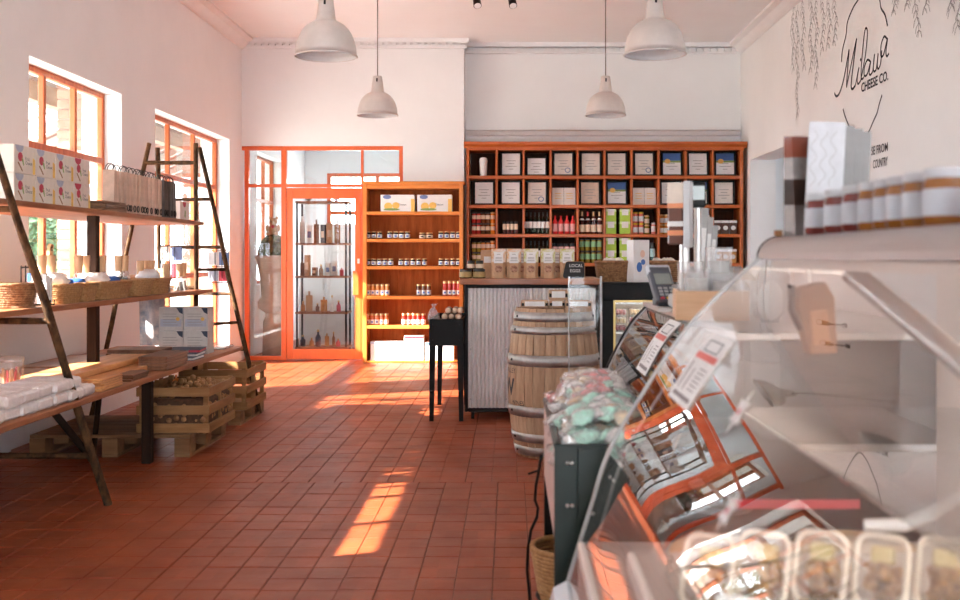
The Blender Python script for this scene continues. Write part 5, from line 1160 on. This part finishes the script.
for i in range(8):
    t = thing('deli_tub', f'{ORD[i]} clear tub of nut mix from left inside the near case', 'tub', (.275+i*.084, 1.50+.02*math.sin(i), .767), (-.35, 0, -.55), 'clear tubs inside the near deli case')
    pr = [(a, b+.052) for a, b in rrect(.036, .050, .018, 4)]
    MB().tube([(a, 0, b) for a, b in pr], .0045, 6, closed=True).build('rim', M_RIMP, t)
    MB().prism([(a*.9, .052+(b-.052)*.9) for a, b in pr], lambda a, b, h: (a, h, b), .0, .062).build('tub_body', M_TUB, t, recalc=True)
    g_ = MB()
    for k in range(26): rr_ = random.Random(k+i*40); g_.blob((rr_.uniform(-.020, .020), rr_.uniform(.006, .050), rr_.uniform(.014, .060)), .011, .010, .010, 6, 4, .2, k)
    g_.build('nut_mix', M_GRAN, t); MB().bbox(-.018, .014, .006, .03, .064, .088, .003).build('cheese_cube', M_CHS, t)
for i, (x, y, z) in enumerate(((.30, 1.40, .767), (.46, 1.38, .767), (.62, 1.37, .767), (.36, 1.70, .767))):
    t = thing('price_ticket', f'{ORD[i]} white folded price ticket from left before the tubs', 'ticket', (x, y, z), .3*i-.4, 'folded price tickets in the near case'); MB().add([(-.03, 0, 0), (.03, 0, 0), (.03, .02, .045), (-.03, .02, .045), (.03, .04, 0), (-.03, .04, 0)], [(0, 1, 2, 3), (3, 2, 4, 5)]).build('card', M_LBLW, t); MB().add([(-.02, .0045, .014), (.015, .0045, .014), (.015, .0075, .021), (-.02, .0075, .021)], [(0, 1, 2, 3)]).build('lettering', MATS['sheet_print'], t)
M_KCH = mat('rind_cheese', (.72, .50, .28), .5, var=.12, scale=12)
for i, (x, y, w) in enumerate(((.42, 2.10, .10), (.70, 2.12, .12), (.80, 1.95, .09))):
    t = thing('round_cheese', ('left','middle','right')[i]+' cheese wheel at the far end inside the near case', 'cheese', (x, y, .62), 0, 'cheese wheels in the near case'); MB().lathe([(w*.95, 0), (w, .01), (w, .06), (w*.95, .07), (0, .07)], n=22).build('wheel', M_KCH, t); MB().lathe([(w*.5, .0705), (w*.5, .072), (0, .072)], n=18).build('label_disc', M_LBLC, t)
t = thing('kraft_pack', 'kraft paper pack with black strap hanging inside the near case', 'packet', (.585, 1.98, 1.07), (.05, -.12, .15)); MB().prism([(-.018, .02), (.036, .015), (.040, .12), (.025, .150), (-.026, .145), (-.032, .11)], lambda a, b, h: (a, h, b), 0, .03).build('pack_body', C('kraft_brown', (.22, .10, .04), .6), t, recalc=True)
MB().bbox(-.012, .022, -.003, .0, .035, .10, .001).build('brown_panel', M_BROWN, t); MB().tube([(-.045, -.006, .155), (-.05, -.006, .11), (-.035, -.006, .07)], .007, 6).build('strap', M_BLACK, t); MB().tube([(0, .015, .15), (.0, .015, .176)], .003, 5).build('hook', M_STEEL, t)

# second case, lower, beyond the bin
P2c = catmull([(.362, .60), (.372, .70), (.398, .80), (.440, .89), (.500, .995), (.565, 1.066)], 6)
K2 = thing('pastry_case', 'smaller dark-framed curved glass case beyond the green bin', 'display case', (0, 0, 0)); ya2, yb2 = 2.56, 4.35; V = []; n2 = len(P2c)
for x, z in P2c: V += [(x, ya2, z), (x, yb2, z)]
MB().add(V, [(2*i, 2*i+1, 2*i+3, 2*i+2) for i in range(n2-1)], True).build('curved_glass', glass('dark_case_glass', (.72, .72, .71), 1.1), K2)
for y in (ya2, yb2): MB().add([(x+.004, y, z) for x, z in P2c]+[(1.12, y, 1.066), (1.12, y, .60)], [tuple(range(n2+2))]).build('end_glass', glass('dark_end_glass', (.42, .42, .41), 1.6), K2)
MB().tube([(x, yb2, z) for x, z in P2c], .006, 6).build('frame_strip', M_DARKM, K2); MB().tube([(x, yb2-.06, z) for x, z in P2c[12:]], .004, 6).build('glass_edge', M_EDGE, K2)
MB().bbox(.55, 1.15, ya2, yb2, 1.066, 1.086, .003).build('top', mat('case_top_steel', (.50, .46, .43), .35, .6, var=.05), K2)
MB().bbox(.385, 1.15, ya2, yb2, 0, .60).build('body', M_BLACK, K2); MB().box(1.12, 1.14, ya2, yb2, .60, 1.066).build('back_panel', M_BLACK, K2)
MB().bbox(.62, 1.11, ya2+.03, yb2-.03, .82, .830).build('inner_shelf', MATS['shelf_glass'], K2)
MB().box(.275, .425, 4.90, 4.906, .0, 1.178).build('side_screen', glass('screen_glass', (.97, .98, .98), .45, 0, .02), K2); MB().bbox(.42, .43, 4.895, 4.911, 0, 1.18, .002).build('screen_post', M_EDGE, K2); MB().bbox(.272, .278, 4.895, 4.911, 0, 1.18, .002).build('screen_post', M_EDGE, K2)
MB().bbox(.40, .46, 4.36, 4.90, 0, .03).build('screen_foot', M_BLACK, K2)
t = thing('price_sheet', 'white notice with red band stuck on the farther case glass', 'notice', (0, 0, 0)); sheet_on(P2c, t, 3.38, 3.62, .885, 1.055, 0, '')
M_PAST = mat('pastry', (.55, .28, .10), .6, var=.3, scale=30)
for i in range(6):
    t = thing('pastry', f'{ORD[i]} golden pastry from the near end in the farther case', 'pastry', (.56+.05*(i % 2), 2.80+i*.26, .60), 0, 'pastries in the farther case'); MB().blob((0, 0, .035), .06, .08, .035, 10, 7, .12, i).build('crust', M_PAST, t); MB().lathe([(.085, 0), (.09, .006), (.085, .010)], n=16).build('paper_plate', M_LBLW, t)
# things on the farther case
t = thing('card_terminal', 'dark grey card payment terminal tilted on the farther case', 'card terminal', (.590, 3.90, 1.0865), (0, 0, .25)); A = Matrix.Rotation(math.radians(52), 4, 'X')
M_TERM = C('terminal_grey', (.10, .11, .13), .4)
MB().bbox(-.045, .045, 0, .165, .0, .035, .008, A @ Matrix.Translation((0, .015, -.02))).build('housing', M_TERM, t); MB().bbox(-.047, .047, -.002, .04, .0, .03, .006, A @ Matrix.Translation((0, .15, -.018))).build('printer_cover', C('terminal_pale', (.55, .56, .60), .4), t)
MB().box(-.032, .032, .090, .140, .016, .0175, A).build('screen', C('lcd', (.30, .33, .30), .2), t)
for i in range(4):
    for j in range(3): MB().bbox(-.030+j*.022, -.014+j*.022, .022+i*.015, .033+i*.015, .014, .0185, .002, A).build('key', (C('key_grey', (.45, .45, .45), .5) if i else (M_PRR, M_LIDY, M_PRG)[j]), t)
MB().bbox(-.03, .03, .02, .09, .0, .03, .004).build('stand_foot', M_TERM, t)
t = thing('wooden_tray_box', 'open pale plywood box holding takeaway cups on farther case', 'box', (.60, 3.16, 1.0865), -.12); M_PLY = wood('plywood', (.62, .36, .20), (.80, .52, .32), 'x', .5)
w_, d_, h_ = .105, .13, .085
MB().bbox(-w_, w_, -d_, -d_+.01, 0, h_, .001).build('side_board', M_PLY, t); MB().bbox(-w_, w_, d_-.01, d_, 0, h_, .001).build('side_board', M_PLY, t); MB().bbox(-w_, -w_+.01, -d_+.01, d_-.01, 0, h_, .001).build('side_board', M_PLY, t); MB().bbox(w_-.01, w_, -d_+.01, d_-.01, 0, h_, .001).build('side_board', M_PLY, t); MB().box(-w_+.01, w_-.01, -d_+.01, d_-.01, 0, .006).build('bottom_board', M_PLY, t)
M_CUP = mat('paper_cup', (.80, .78, .75), .45, var=.03)
for i, (x, y, z, h2, lb) in enumerate(((-.045, -.05, .008, .13, 'front left'), (.03, -.06, .008, .12, 'front right'), (-.05, .05, .008, .15, 'back left'), (.035, .03, .008, .19, 'tall back right'))):
    t = thing('cup_sleeve', lb+' clear sleeve of white cups in the plywood box', 'cups', (.60+x, 3.16+y, 1.0865+z), .3*i, 'sleeves of cups in the plywood box')
    for k in range(3): MB().lathe([(.024, h2*k/3*.6), (.032, h2*k/3*.6+h2*.45), (.034, h2*k/3*.6+h2*.46), (.030, h2*k/3*.6+h2*.44)], n=14, capt=False).build('cup', M_CUP, t)
    MB().lathe([(.038, .0), (.041, h2*.5), (.039, h2*.9), (.042, h2*1.08)], n=9, capb=False, capt=False).build('clear_sleeve', M_CLEAR, t); MB().lathe([(.0345, h2*.2), (.0355, h2*.32)], n=12, capb=False, capt=False).build('orange_print', C('orange_print', (.80, .30, .14), .5), t)
for i, (x, y) in enumerate(((.70, 3.20), (.78, 3.10), (.73, 2.95))):
    t = thing('plastic_bag', ('left','middle','right')[i]+' crumpled clear bag right of the plywood box', 'bag', (x, y, 1.0865), 0, 'crumpled clear bags'); MB().blob((0, 0, .075), .055, .05, .078, 10, 8, .2, 60+i).build('film', M_CLEAR, t); MB().blob((0, 0, .06), .038, .034, .055, 8, 6, .1, 70+i).build('contents', M_CUP, t)
t = thing('deli_scale', 'white deli scale with twin posts and black display head', 'scale', (.68, 3.62, 1.0865)); M_SCL = mat('scale_white', (.58, .58, .58), .35, .1, var=.02)
MB().bbox(-.10, .16, -.02, .24, 0, .05, .008).build('base', M_SCL, t); MB().lathe([(.012, 0), (.012, .02)], n=10).build('pan_support', M_STEEL, t, (.03, .12, .05)); MB().bbox(-.09, .15, 0, .22, .07, .085, .006).build('weighing_pan', M_STEEL, t)
for x in (-.075, -.025): MB().tube([(x, .04, .05), (x, .04, .37)], .014, 10).build('post', M_STEEL, t)
MB().bbox(-.06, .0, .02, .09, .355, .445, .006).build('display_head', M_BLACK, t); MB().bbox(-.055, -.005, .012, .021, .38, .43, .002).build('screen', C('lcd', (.30, .33, .30), .2), t)
t = thing('coffee_pack_holder', 'brown and orange packet in a clear holder before the scale', 'packet', (.555, 3.50, 1.0865), -.35)
MB().tube([(.03, .03, 0), (.03, .03, .36)], .008, 8).build('holder_post', M_STEEL, t); MB().bbox(-.06, .06, -.03, .03, 0, .012, .003).build('holder_base', M_STEEL, t)
MB().bbox(-.026, .026, -.022, .02, .225, .43, .005).build('packet_body', C('pack_brown', (.14, .045, .025), .35, coat=.4), t); MB().bbox(-.0265, .0265, -.023, -.0195, .36, .43, .001).build('cream_top', C('pack_cream', (.72, .60, .50), .5), t); MB().bbox(-.0265, .0265, -.0235, -.0195, .345, .362, .001).build('orange_band', C('orange_print', (.80, .30, .14), .5), t); MB().bbox(-.0265, .0265, -.0235, -.0195, .255, .272, .001).build('orange_band', MATS['orange_print'], t); MB().bbox(-.0265, .0265, -.0238, -.0195, .285, .302, .001).build('white_band', M_LBLW, t)
MB().bbox(.028, .05, -.03, .03, .215, .435, .003).build('clear_side', M_SCL, t)
for i in range(3):
    t = thing('paper_roll_card', ('left','middle','right')[i]+' pale upright leaflet right of the deli scale posts', 'leaflet', (.668+.022*i, 3.72+.02*i, 1.1735), (0, .06, -.4), 'upright leaflets by the scale'); MB().bbox(-.015, .02, 0, .008, 0, .27-.03*i, .002).build('leaflet', C('leaflet_grey', (.42, .40, .385), .6), t); MB().box(-.012, .016, -.0012, 0, .05, .2-.02*i).build('print_panel', M_WHITE, t)

# ---------------------------------------------------------------- things standing on the near case's cap
ZC1 = 1.3165; XJ = .655
M_HON = C('honey', (.26, .09, .012), .12, coat=.5); M_QUI = C('quince_paste', (.16, .025, .02), .12, coat=.5)
for i, px in enumerate((822, 842, 861, 878, 894, 908, 925, 947)):
    d = F*XJ/(px-CX)
    repeat('hon'+('q' if i < 3 else 'h'), jar(.086, .0345, M_QUI if i < 3 else M_HON, C('label_cool', (.50, .52, .55), .6), C('lid_pearl', (.48, .48, .49), .35), n=24, l0=.17, l1=.64, lidh=.17, neck=.92), (XJ, d, ZC1), random.uniform(-.2, .2), f'{ORD[i]} white-labelled {"dark red" if i < 3 else "amber"} jar from the far end of case cap', 'jar', 'preserve jars on the near case').name = 'honey_jar'
for i in range(4):
    a = .62; q = Vector((math.cos(a), math.sin(a), 0))*0; t = thing('brochure', f'{ORD[i]} tall white brochure from the front of the stack', 'brochure', (.668+.026*i, 2.285+.022*i-.03, ZC1), (-.04, .05, -.25), 'tall brochures on the near case')
    MB().bbox(-.036, .040, 0, .009, 0, .245-.004*i, .001).build('booklet', C('brochure_white', (.58, .57, .585), .6) if i == 0 else C('brochure_grey', (.30, .28, .27), .6), t)
    p = MB(); rb = random.Random(i); flat_pts = []
    for s in range(3):
        pts = [(-.024+.02*s+.007*math.sin(k*1.1+s), .225-.008*k) for k in range(16)]
        p.ribbon(pts, .0012, lambda a_, b_: (a_, -.0008, b_))
    pts = [(.008+.014*math.cos(k*.42), .055+.026*math.sin(k*.42)) for k in range(15)]; p.ribbon(pts, .0015, lambda a_, b_: (a_, -.0008, b_)); p.build('line_drawing', MATS['print_line'], t)
t = thing('snack_bag', 'clear standing bag with orange top and dark band on case', 'bag', (.652, 2.375, ZC1), .1); M_SILV = mat('silver_film', (.46, .42, .40), .25, .5, var=.15, scale=18, bump=.6, bscale=20)
def bagshape(z0, z1, n=5, w=.034):
    V = []; 
    for i in range(n+1):
        z = z0+(z1-z0)*i/n; dp = .022*(1-z/.24)+.004; V += [(-w, 0, z), (-w*.5, -dp, z), (w*.5, -dp, z), (w, 0, z), (w*.5, dp, z), (-w*.5, dp, z)]
    return MB().add(V, [(i*6+k, i*6+(k+1) % 6, (i+1)*6+(k+1) % 6, (i+1)*6+k) for i in range(n) for k in range(6)]).add(V[-6:], [(0, 1, 2, 3, 4, 5)])
bagshape(0, .070).build('lower_film', M_SILV, t); bagshape(.0701, .128).build('dark_band', C('band_dark_brown', (.05, .027, .02), .3, coat=.3), t); bagshape(.1281, .178).build('upper_film', M_SILV, t); bagshape(.1781, .226).build('orange_top', C('pack_rust', (.24, .05, .022), .35, coat=.3), t)
t = thing('small_dark_box', 'tiny dark box beside the standing bag on case', 'box', (.602, 2.36, ZC1)); MB().bbox(-.006, .008, -.01, .01, 0, .012, .002).build('carton', M_BROWN, t); MB().bbox(-.0065, .0085, -.0105, .0105, .009, .013, .001).build('lid', M_BROWN, t)
t = thing('bright_packet', 'red and green crinkled packet at the right frame edge', 'packet', (.655, 1.475, ZC1), (0, .25, -.3)); MB().blob((0, 0, .04), .022, .03, .042, 9, 7, .15, 4).build('packet_body', C('packet_red', (.75, .12, .06), .3, coat=.4), t); MB().blob((.004, -.012, .055), .016, .02, .018, 7, 5, .2, 8).build('green_print', M_PRG, t)

# ---------------------------------------------------------------- painted wall sign on the right wall
def wp(a, b): return (XR-.003, a, b)     # a: distance along the wall, b: height
M_SIGN = mat('sign_paint', (.045, .05, .06), .7, var=.1, scale=10)
def wpx(px, py): d = F*(XR-.003)/(px-CX); return (d, zat(py, d))
sg = thing('wall_sign', 'painted script shop sign with vine drawings on the right wall', 'sign', (0, 0, 0))
def stroke(pts, w, name='painted_line', n=8): MB().ribbon(catmull([wpx(*p) for p in pts], n), w, wp).build(name, M_SIGN, sg)
zz = lambda L: [(760+x/3.335, y/3.335) for x, y in L]     # survey marks on the wall
stroke(zz([(248, 310), (255, 321), (266, 308), (280, 260), (297, 165)]), .022, 'letter_stroke'); stroke(zz([(297, 165), (293, 220), (288, 292)]), .022, 'letter_stroke'); stroke(zz([(288, 292), (303, 220), (322, 128)]), .018, 'letter_stroke'); stroke(zz([(322, 128), (313, 200), (304, 280), (308, 297), (318, 285)]), .022, 'letter_stroke')
stroke(zz([(318, 285), (330, 225), (324, 262), (327, 280), (336, 268)]), .018, 'letter_stroke'); stroke(zz([(334, 203), (337, 195)]), .022, 'letter_stroke')
stroke(zz([(336, 268), (352, 180), (358, 108), (352, 95), (346, 130), (338, 220), (338, 262), (346, 258)]), .018, 'letter_stroke')
stroke(zz([(368, 205), (358, 200), (348, 225), (348, 252), (358, 246), (369, 205), (364, 240), (368, 250), (376, 238)]), .018, 'letter_stroke')
stroke(zz([(376, 238), (382, 180), (378, 220), (380, 238), (388, 228), (394, 178), (391, 215), (394, 230), (402, 212), (406, 168)]), .018, 'letter_stroke')
stroke(zz([(424, 130), (414, 122), (404, 150), (403, 185), (412, 182), (425, 128), (420, 172), (423, 188), (430, 178)]), .018, 'letter_stroke')
def wall_text(s, y_start, z, size, sp=1.0, bold=.0):
    o = put('lettering', text_mesh(s, size, M_SIGN, bold=bold, space=sp), sg); return frame_mat(o, (0, -1, 0), (0, 0, 1), (XR-.004, y_start, z))
def fit_text(s, ya_, yb_, z, h, bold=0.):
    o = wall_text(s, ya_, z, h/.69, 1.0, bold); xm = max(v.co.x for v in o.data.vertices)
    for v in o.data.vertices: v.co.x *= (ya_-yb_)/xm
fit_text('CHEESE CO.', 8.66, 8.04, 2.628, .072, .0025); fit_text('SE FROM', 8.42, 8.05, 2.085, .066, .001); fit_text('COUNTRY', 8.38, 8.05, 1.975, .066, .001)
stroke([(841.5, 62), (842.5, 50), (846, 35), (847.5, 22), (853, 8), (858, 0), (864, -10), (872, -12), (879, -2), (881, 8), (885, 15), (887.5, 26)], .020)
stroke([(843, 109), (845, 116), (849, 126), (856, 138), (861, 141), (868, 133), (873, 122), (877, 113), (879, 105), (882, 95)], .020)
M_VINE = mat('vine_ink', (.30, .29, .30), .7, var=.1)
rv = random.Random(5)
def vine(px, y_top, y_bot):
    d, zt_ = wpx(px, y_top); _, zb_ = wpx(px, y_bot); mb = MB(); n = max(6, int((zt_-zb_)/.05)); pts = []
    for k in range(n+1): pts.append((d+.035*math.sin(k*.9+px)+rv.uniform(-.012, .012), zt_+(zb_-zt_)*k/n))
    mb.ribbon(pts, .006, wp)
    for k in range(1, n):
        a, b = pts[k]
        for s in (-1, 1):
            L = rv.uniform(.05, .10); dx = s*L*.7
            mb.ribbon([(a, b), (a+dx*.5, b-.02), (a+dx, b-L*.8)], .004, wp); mb.ribbon([(a+dx, b-L*.8), (a+dx*.8, b-L*.3), (a, b)], .004, wp)
    mb.build('vine_drawing', M_VINE, sg)
for px, yt, yb_ in ((793, -12, 72), (797, 5, 118), (803, -10, 70), (811, -10, 72), (816, -5, 88), (823, -10, 52), (829, -10, 48), (835, -12, 45), (895, -12, 12), (908, -12, 5), (917, -12, 38), (927, -12, 10), (953, -12, 8), (959, -5, 30)): vine(px, yt, yb_)
# ---------------------------------------------------------------- room behind the glazed partition
M_RACK = mat('rack_white', (.75, .72, .70), .4, .2, var=.03)
rk = thing('display_rack', 'slim rack with timber shelves behind the orange glazed door', 'rack', (0, 0, 0)); ry = 13.7
rx0, rx1 = xat(297, ry), xat(346, ry); lv = [zat(y, ry) for y in (243, 276, 312, 347)]
for x in (rx0, rx1):
    for y in (ry, ry+.34): MB().bbox(x-.012, x+.012, y-.012, y+.012, 0, 2.0).build('post', M_DARKM, rk)
for z in lv: MB().bbox(rx0-.02, rx1+.02, ry-.02, ry+.36, z-.025, z, .003).build('shelf', M_BRD, rk)
M_MIX = [M_KRAFT, M_CORK, M_BROWN, M_NAVY, M_LBLW, M_SLB, M_PLK, M_PRR]
r = random.Random(17); nm_ = ['kraft', 'turned wood', 'brown', 'navy', 'white', 'walnut', 'honey-coloured', 'red']
for j, z in enumerate(lv):
    x = rx0+.05; k = 0
    while x < rx1-.05:
        w = r.uniform(.055, .10); c = r.randrange(8); h = r.uniform(.22, .36) if j in (0,) else r.uniform(.10, .30)
        sh = r.choice(['box', 'bottle', 'board']) if j != 0 else r.choice(['box', 'board'])
        lab = f'{nm_[c]} {sh}, {ORD[k]} from left, {("top","second","third","bottom")[j]} rack shelf behind door'
        t = thing('gift_'+sh, lab, sh, (x, ry+.10+r.uniform(-.03, .05), z), r.uniform(-.3, .3), 'gifts on the rack behind the door')
        if sh == 'box': MB().bbox(-w*.45, w*.45, -.03, .04, 0, h, .003).build('carton', M_MIX[c], t); MB().box(-w*.3, w*.3, -.0315, -.03, h*.3, h*.65).build('label_panel', M_LBLC if c != 4 else M_PRB, t)
        elif sh == 'board': MB().bbox(-w*.45, w*.45, 0, .018, 0, h*.8, .005).build('board', M_MIX[c], t); MB().bbox(-w*.14, w*.14, .001, .017, h*.8-.001, h, .004).build('handle', M_MIX[c], t)
        else: MB().lathe([(w*.34, 0), (w*.36, .01), (w*.36, h*.55), (w*.14, h*.72), (w*.14, h*.9)], n=12).build('glass_body', M_MIX[c], t); MB().lathe([(w*.17, h*.86), (w*.17, h)], n=10).build('cap', M_GOLD, t)
        x += w+.015; k += 1
def bird(x, y, z, c, lb):
    t = thing('ornament_bird', lb, 'ornament', (x, y, z)); MB().blob((0, 0, .06), .06, .04, .045, 10, 7).build('body', c, t); MB().blob((.05, 0, .12), .025, .022, .028, 8, 6).build('head', c, t); MB().add([(-.05, 0, .07), (-.12, -.02, .12), (-.12, .02, .12)], [(0, 1, 2)]).build('tail', c, t); MB().lathe([(.02, 0), (.014, .03)], n=8).build('feet', c, t)
M_TOPR = MB().bbox(rx0-.02, rx1+.02, ry-.02, ry+.36, 1.975, 2.0, .003).build('shelf', M_BRD, rk)
bird(xat(307, ry), ry+.1, 2.0, C('ornament_grey', (.35, .31, .27), .6), 'grey bird ornament at left on the rack top'); bird(xat(335, ry), ry+.1, 2.0, C('ornament_cream', (.72, .62, .50), .6), 'cream bird ornament at right on the rack top')
# topiary in an urn with a teddy bear on it
ty = 13.35; tx = xat(268, ty)+.07; M_MOSS = mat('moss', (.05, .085, .02), .9, var=.6, scale=30, bump=1, bscale=60)
t = thing('plant_urn', 'tall pale tapered urn with topiary ball behind the side pane', 'planter', (tx, ty, 0)); M_URN = mat('urn_stone', (.46, .38, .32), .7, var=.12, scale=10)
MB().lathe([(.13, 0), (.14, .02), (.13, .45), (.10, .52), (.10, .56)], n=18).build('pedestal', M_URN, t); MB().lathe([(.10, .56), (.19, .62), (.20, .70), (.15, .76), (.17, 1.0), (.21, 1.22), (.235, 1.26), (.235, 1.285), (.20, 1.29)], n=22).build('urn', M_URN, t)
tb = MB(); rr = random.Random(9)
for k in range(900):
    u = Vector((rr.gauss(0, 1), rr.gauss(0, 1), rr.gauss(0, 1))).normalized(); u.z = abs(u.z); c = Vector((0, 0, 1.28))+Vector((u.x*.19, u.y*.19, u.z*.27)); a = u.orthogonal().normalized(); b = u.cross(a); L = .022
    tb.add([c-a*L, c+b*L*.6+u*.015, c+a*L, c-b*L*.6], [(0, 1, 2, 3)])
o = tb.build('leaves', M_MOSS, t); o['kind'] = 'stuff'; MB().blob((0, 0, 1.38), .17, .17, .17, 12, 8).build('topiary_core', M_MOSS, t)
td = thing('teddy_bear', 'small tan teddy bear with red heart sitting on the topiary', 'teddy bear', (tx, ty-.02, 1.545)); M_FUR = mat('tan_fur', (.48, .25, .12), .9, var=.2, scale=60, bump=.8, bscale=120); fb = MB()
fb.blob((0, 0, .07), .065, .055, .075, 12, 8); fb.blob((0, -.01, .175), .055, .050, .050, 12, 8); fb.blob((0, -.055, .165), .024, .02, .018, 8, 6)
for s in (-1, 1): fb.blob((s*.045, 0, .22), .020, .012, .020, 8, 6); fb.blob((s*.07, -.02, .09), .022, .025, .045, 8, 6); fb.blob((s*.05, -.06, .02), .028, .05, .026, 8, 6)
fb.build('bear_body', M_FUR, td); e = MB()
for s in (-1, 1): e.blob((s*.018, -.055, .187), .005, .005, .005, 6, 4)
e.blob((0, -.076, .172), .008, .005, .006, 6, 4); e.build('eyes_and_nose', M_BLACK, td); MB().blob((.01, -.06, .11), .022, .012, .020, 8, 6).build('heart', M_PRR, td)
# white cabinet and roll of film at the foot of the side pane
t = thing('white_cabinet', 'tall plain white cabinet beyond the topiary urn', 'cabinet', (-3.05, 15.2, 0)); MB().bbox(0, .75, 0, .4, 0, 1.75, .004).build('carcass', M_REVEAL, t); MB().bbox(.01, .37, -.018, -.001, .06, 1.73, .003).build('door', M_REVEAL, t); MB().bbox(.38, .74, -.018, -.001, .06, 1.73, .003).build('door', M_REVEAL, t); MB().tube([(.35, -.03, .8), (.35, -.03, .95)], .006, 6).build('handle', M_STEEL, t)
t = thing('low_table', 'low white table with goods beyond the display rack', 'table', (-1.75, 15.0, 0)); MB().bbox(-.5, .5, -.3, .3, .70, .74, .004).build('tabletop', M_REVEAL, t)
for x in (-.46, .42):
    for y in (-.27, .23): MB().bbox(x, x+.04, y, y+.04, 0, .70, .002).build('leg', M_REVEAL, t)
for i in range(5):
    t = thing('tall_bottle', f'{ORD[i]} dark bottle from left on the low white table', 'bottle', (-2.1+i*.17, 14.95, .74), 0, 'bottles on the low white table'); MB().lathe([(.038, 0), (.04, .01), (.04, .19), (.014, .25), (.014, .30)], n=12).build('glass_body', (G_BOT, G_AMB, G_OLV, G_BRN, G_RED)[i], t); MB().lathe([(.0405, .05), (.0405, .14)], n=12, capb=False, capt=False).build('label_band', M_LBLC, t)
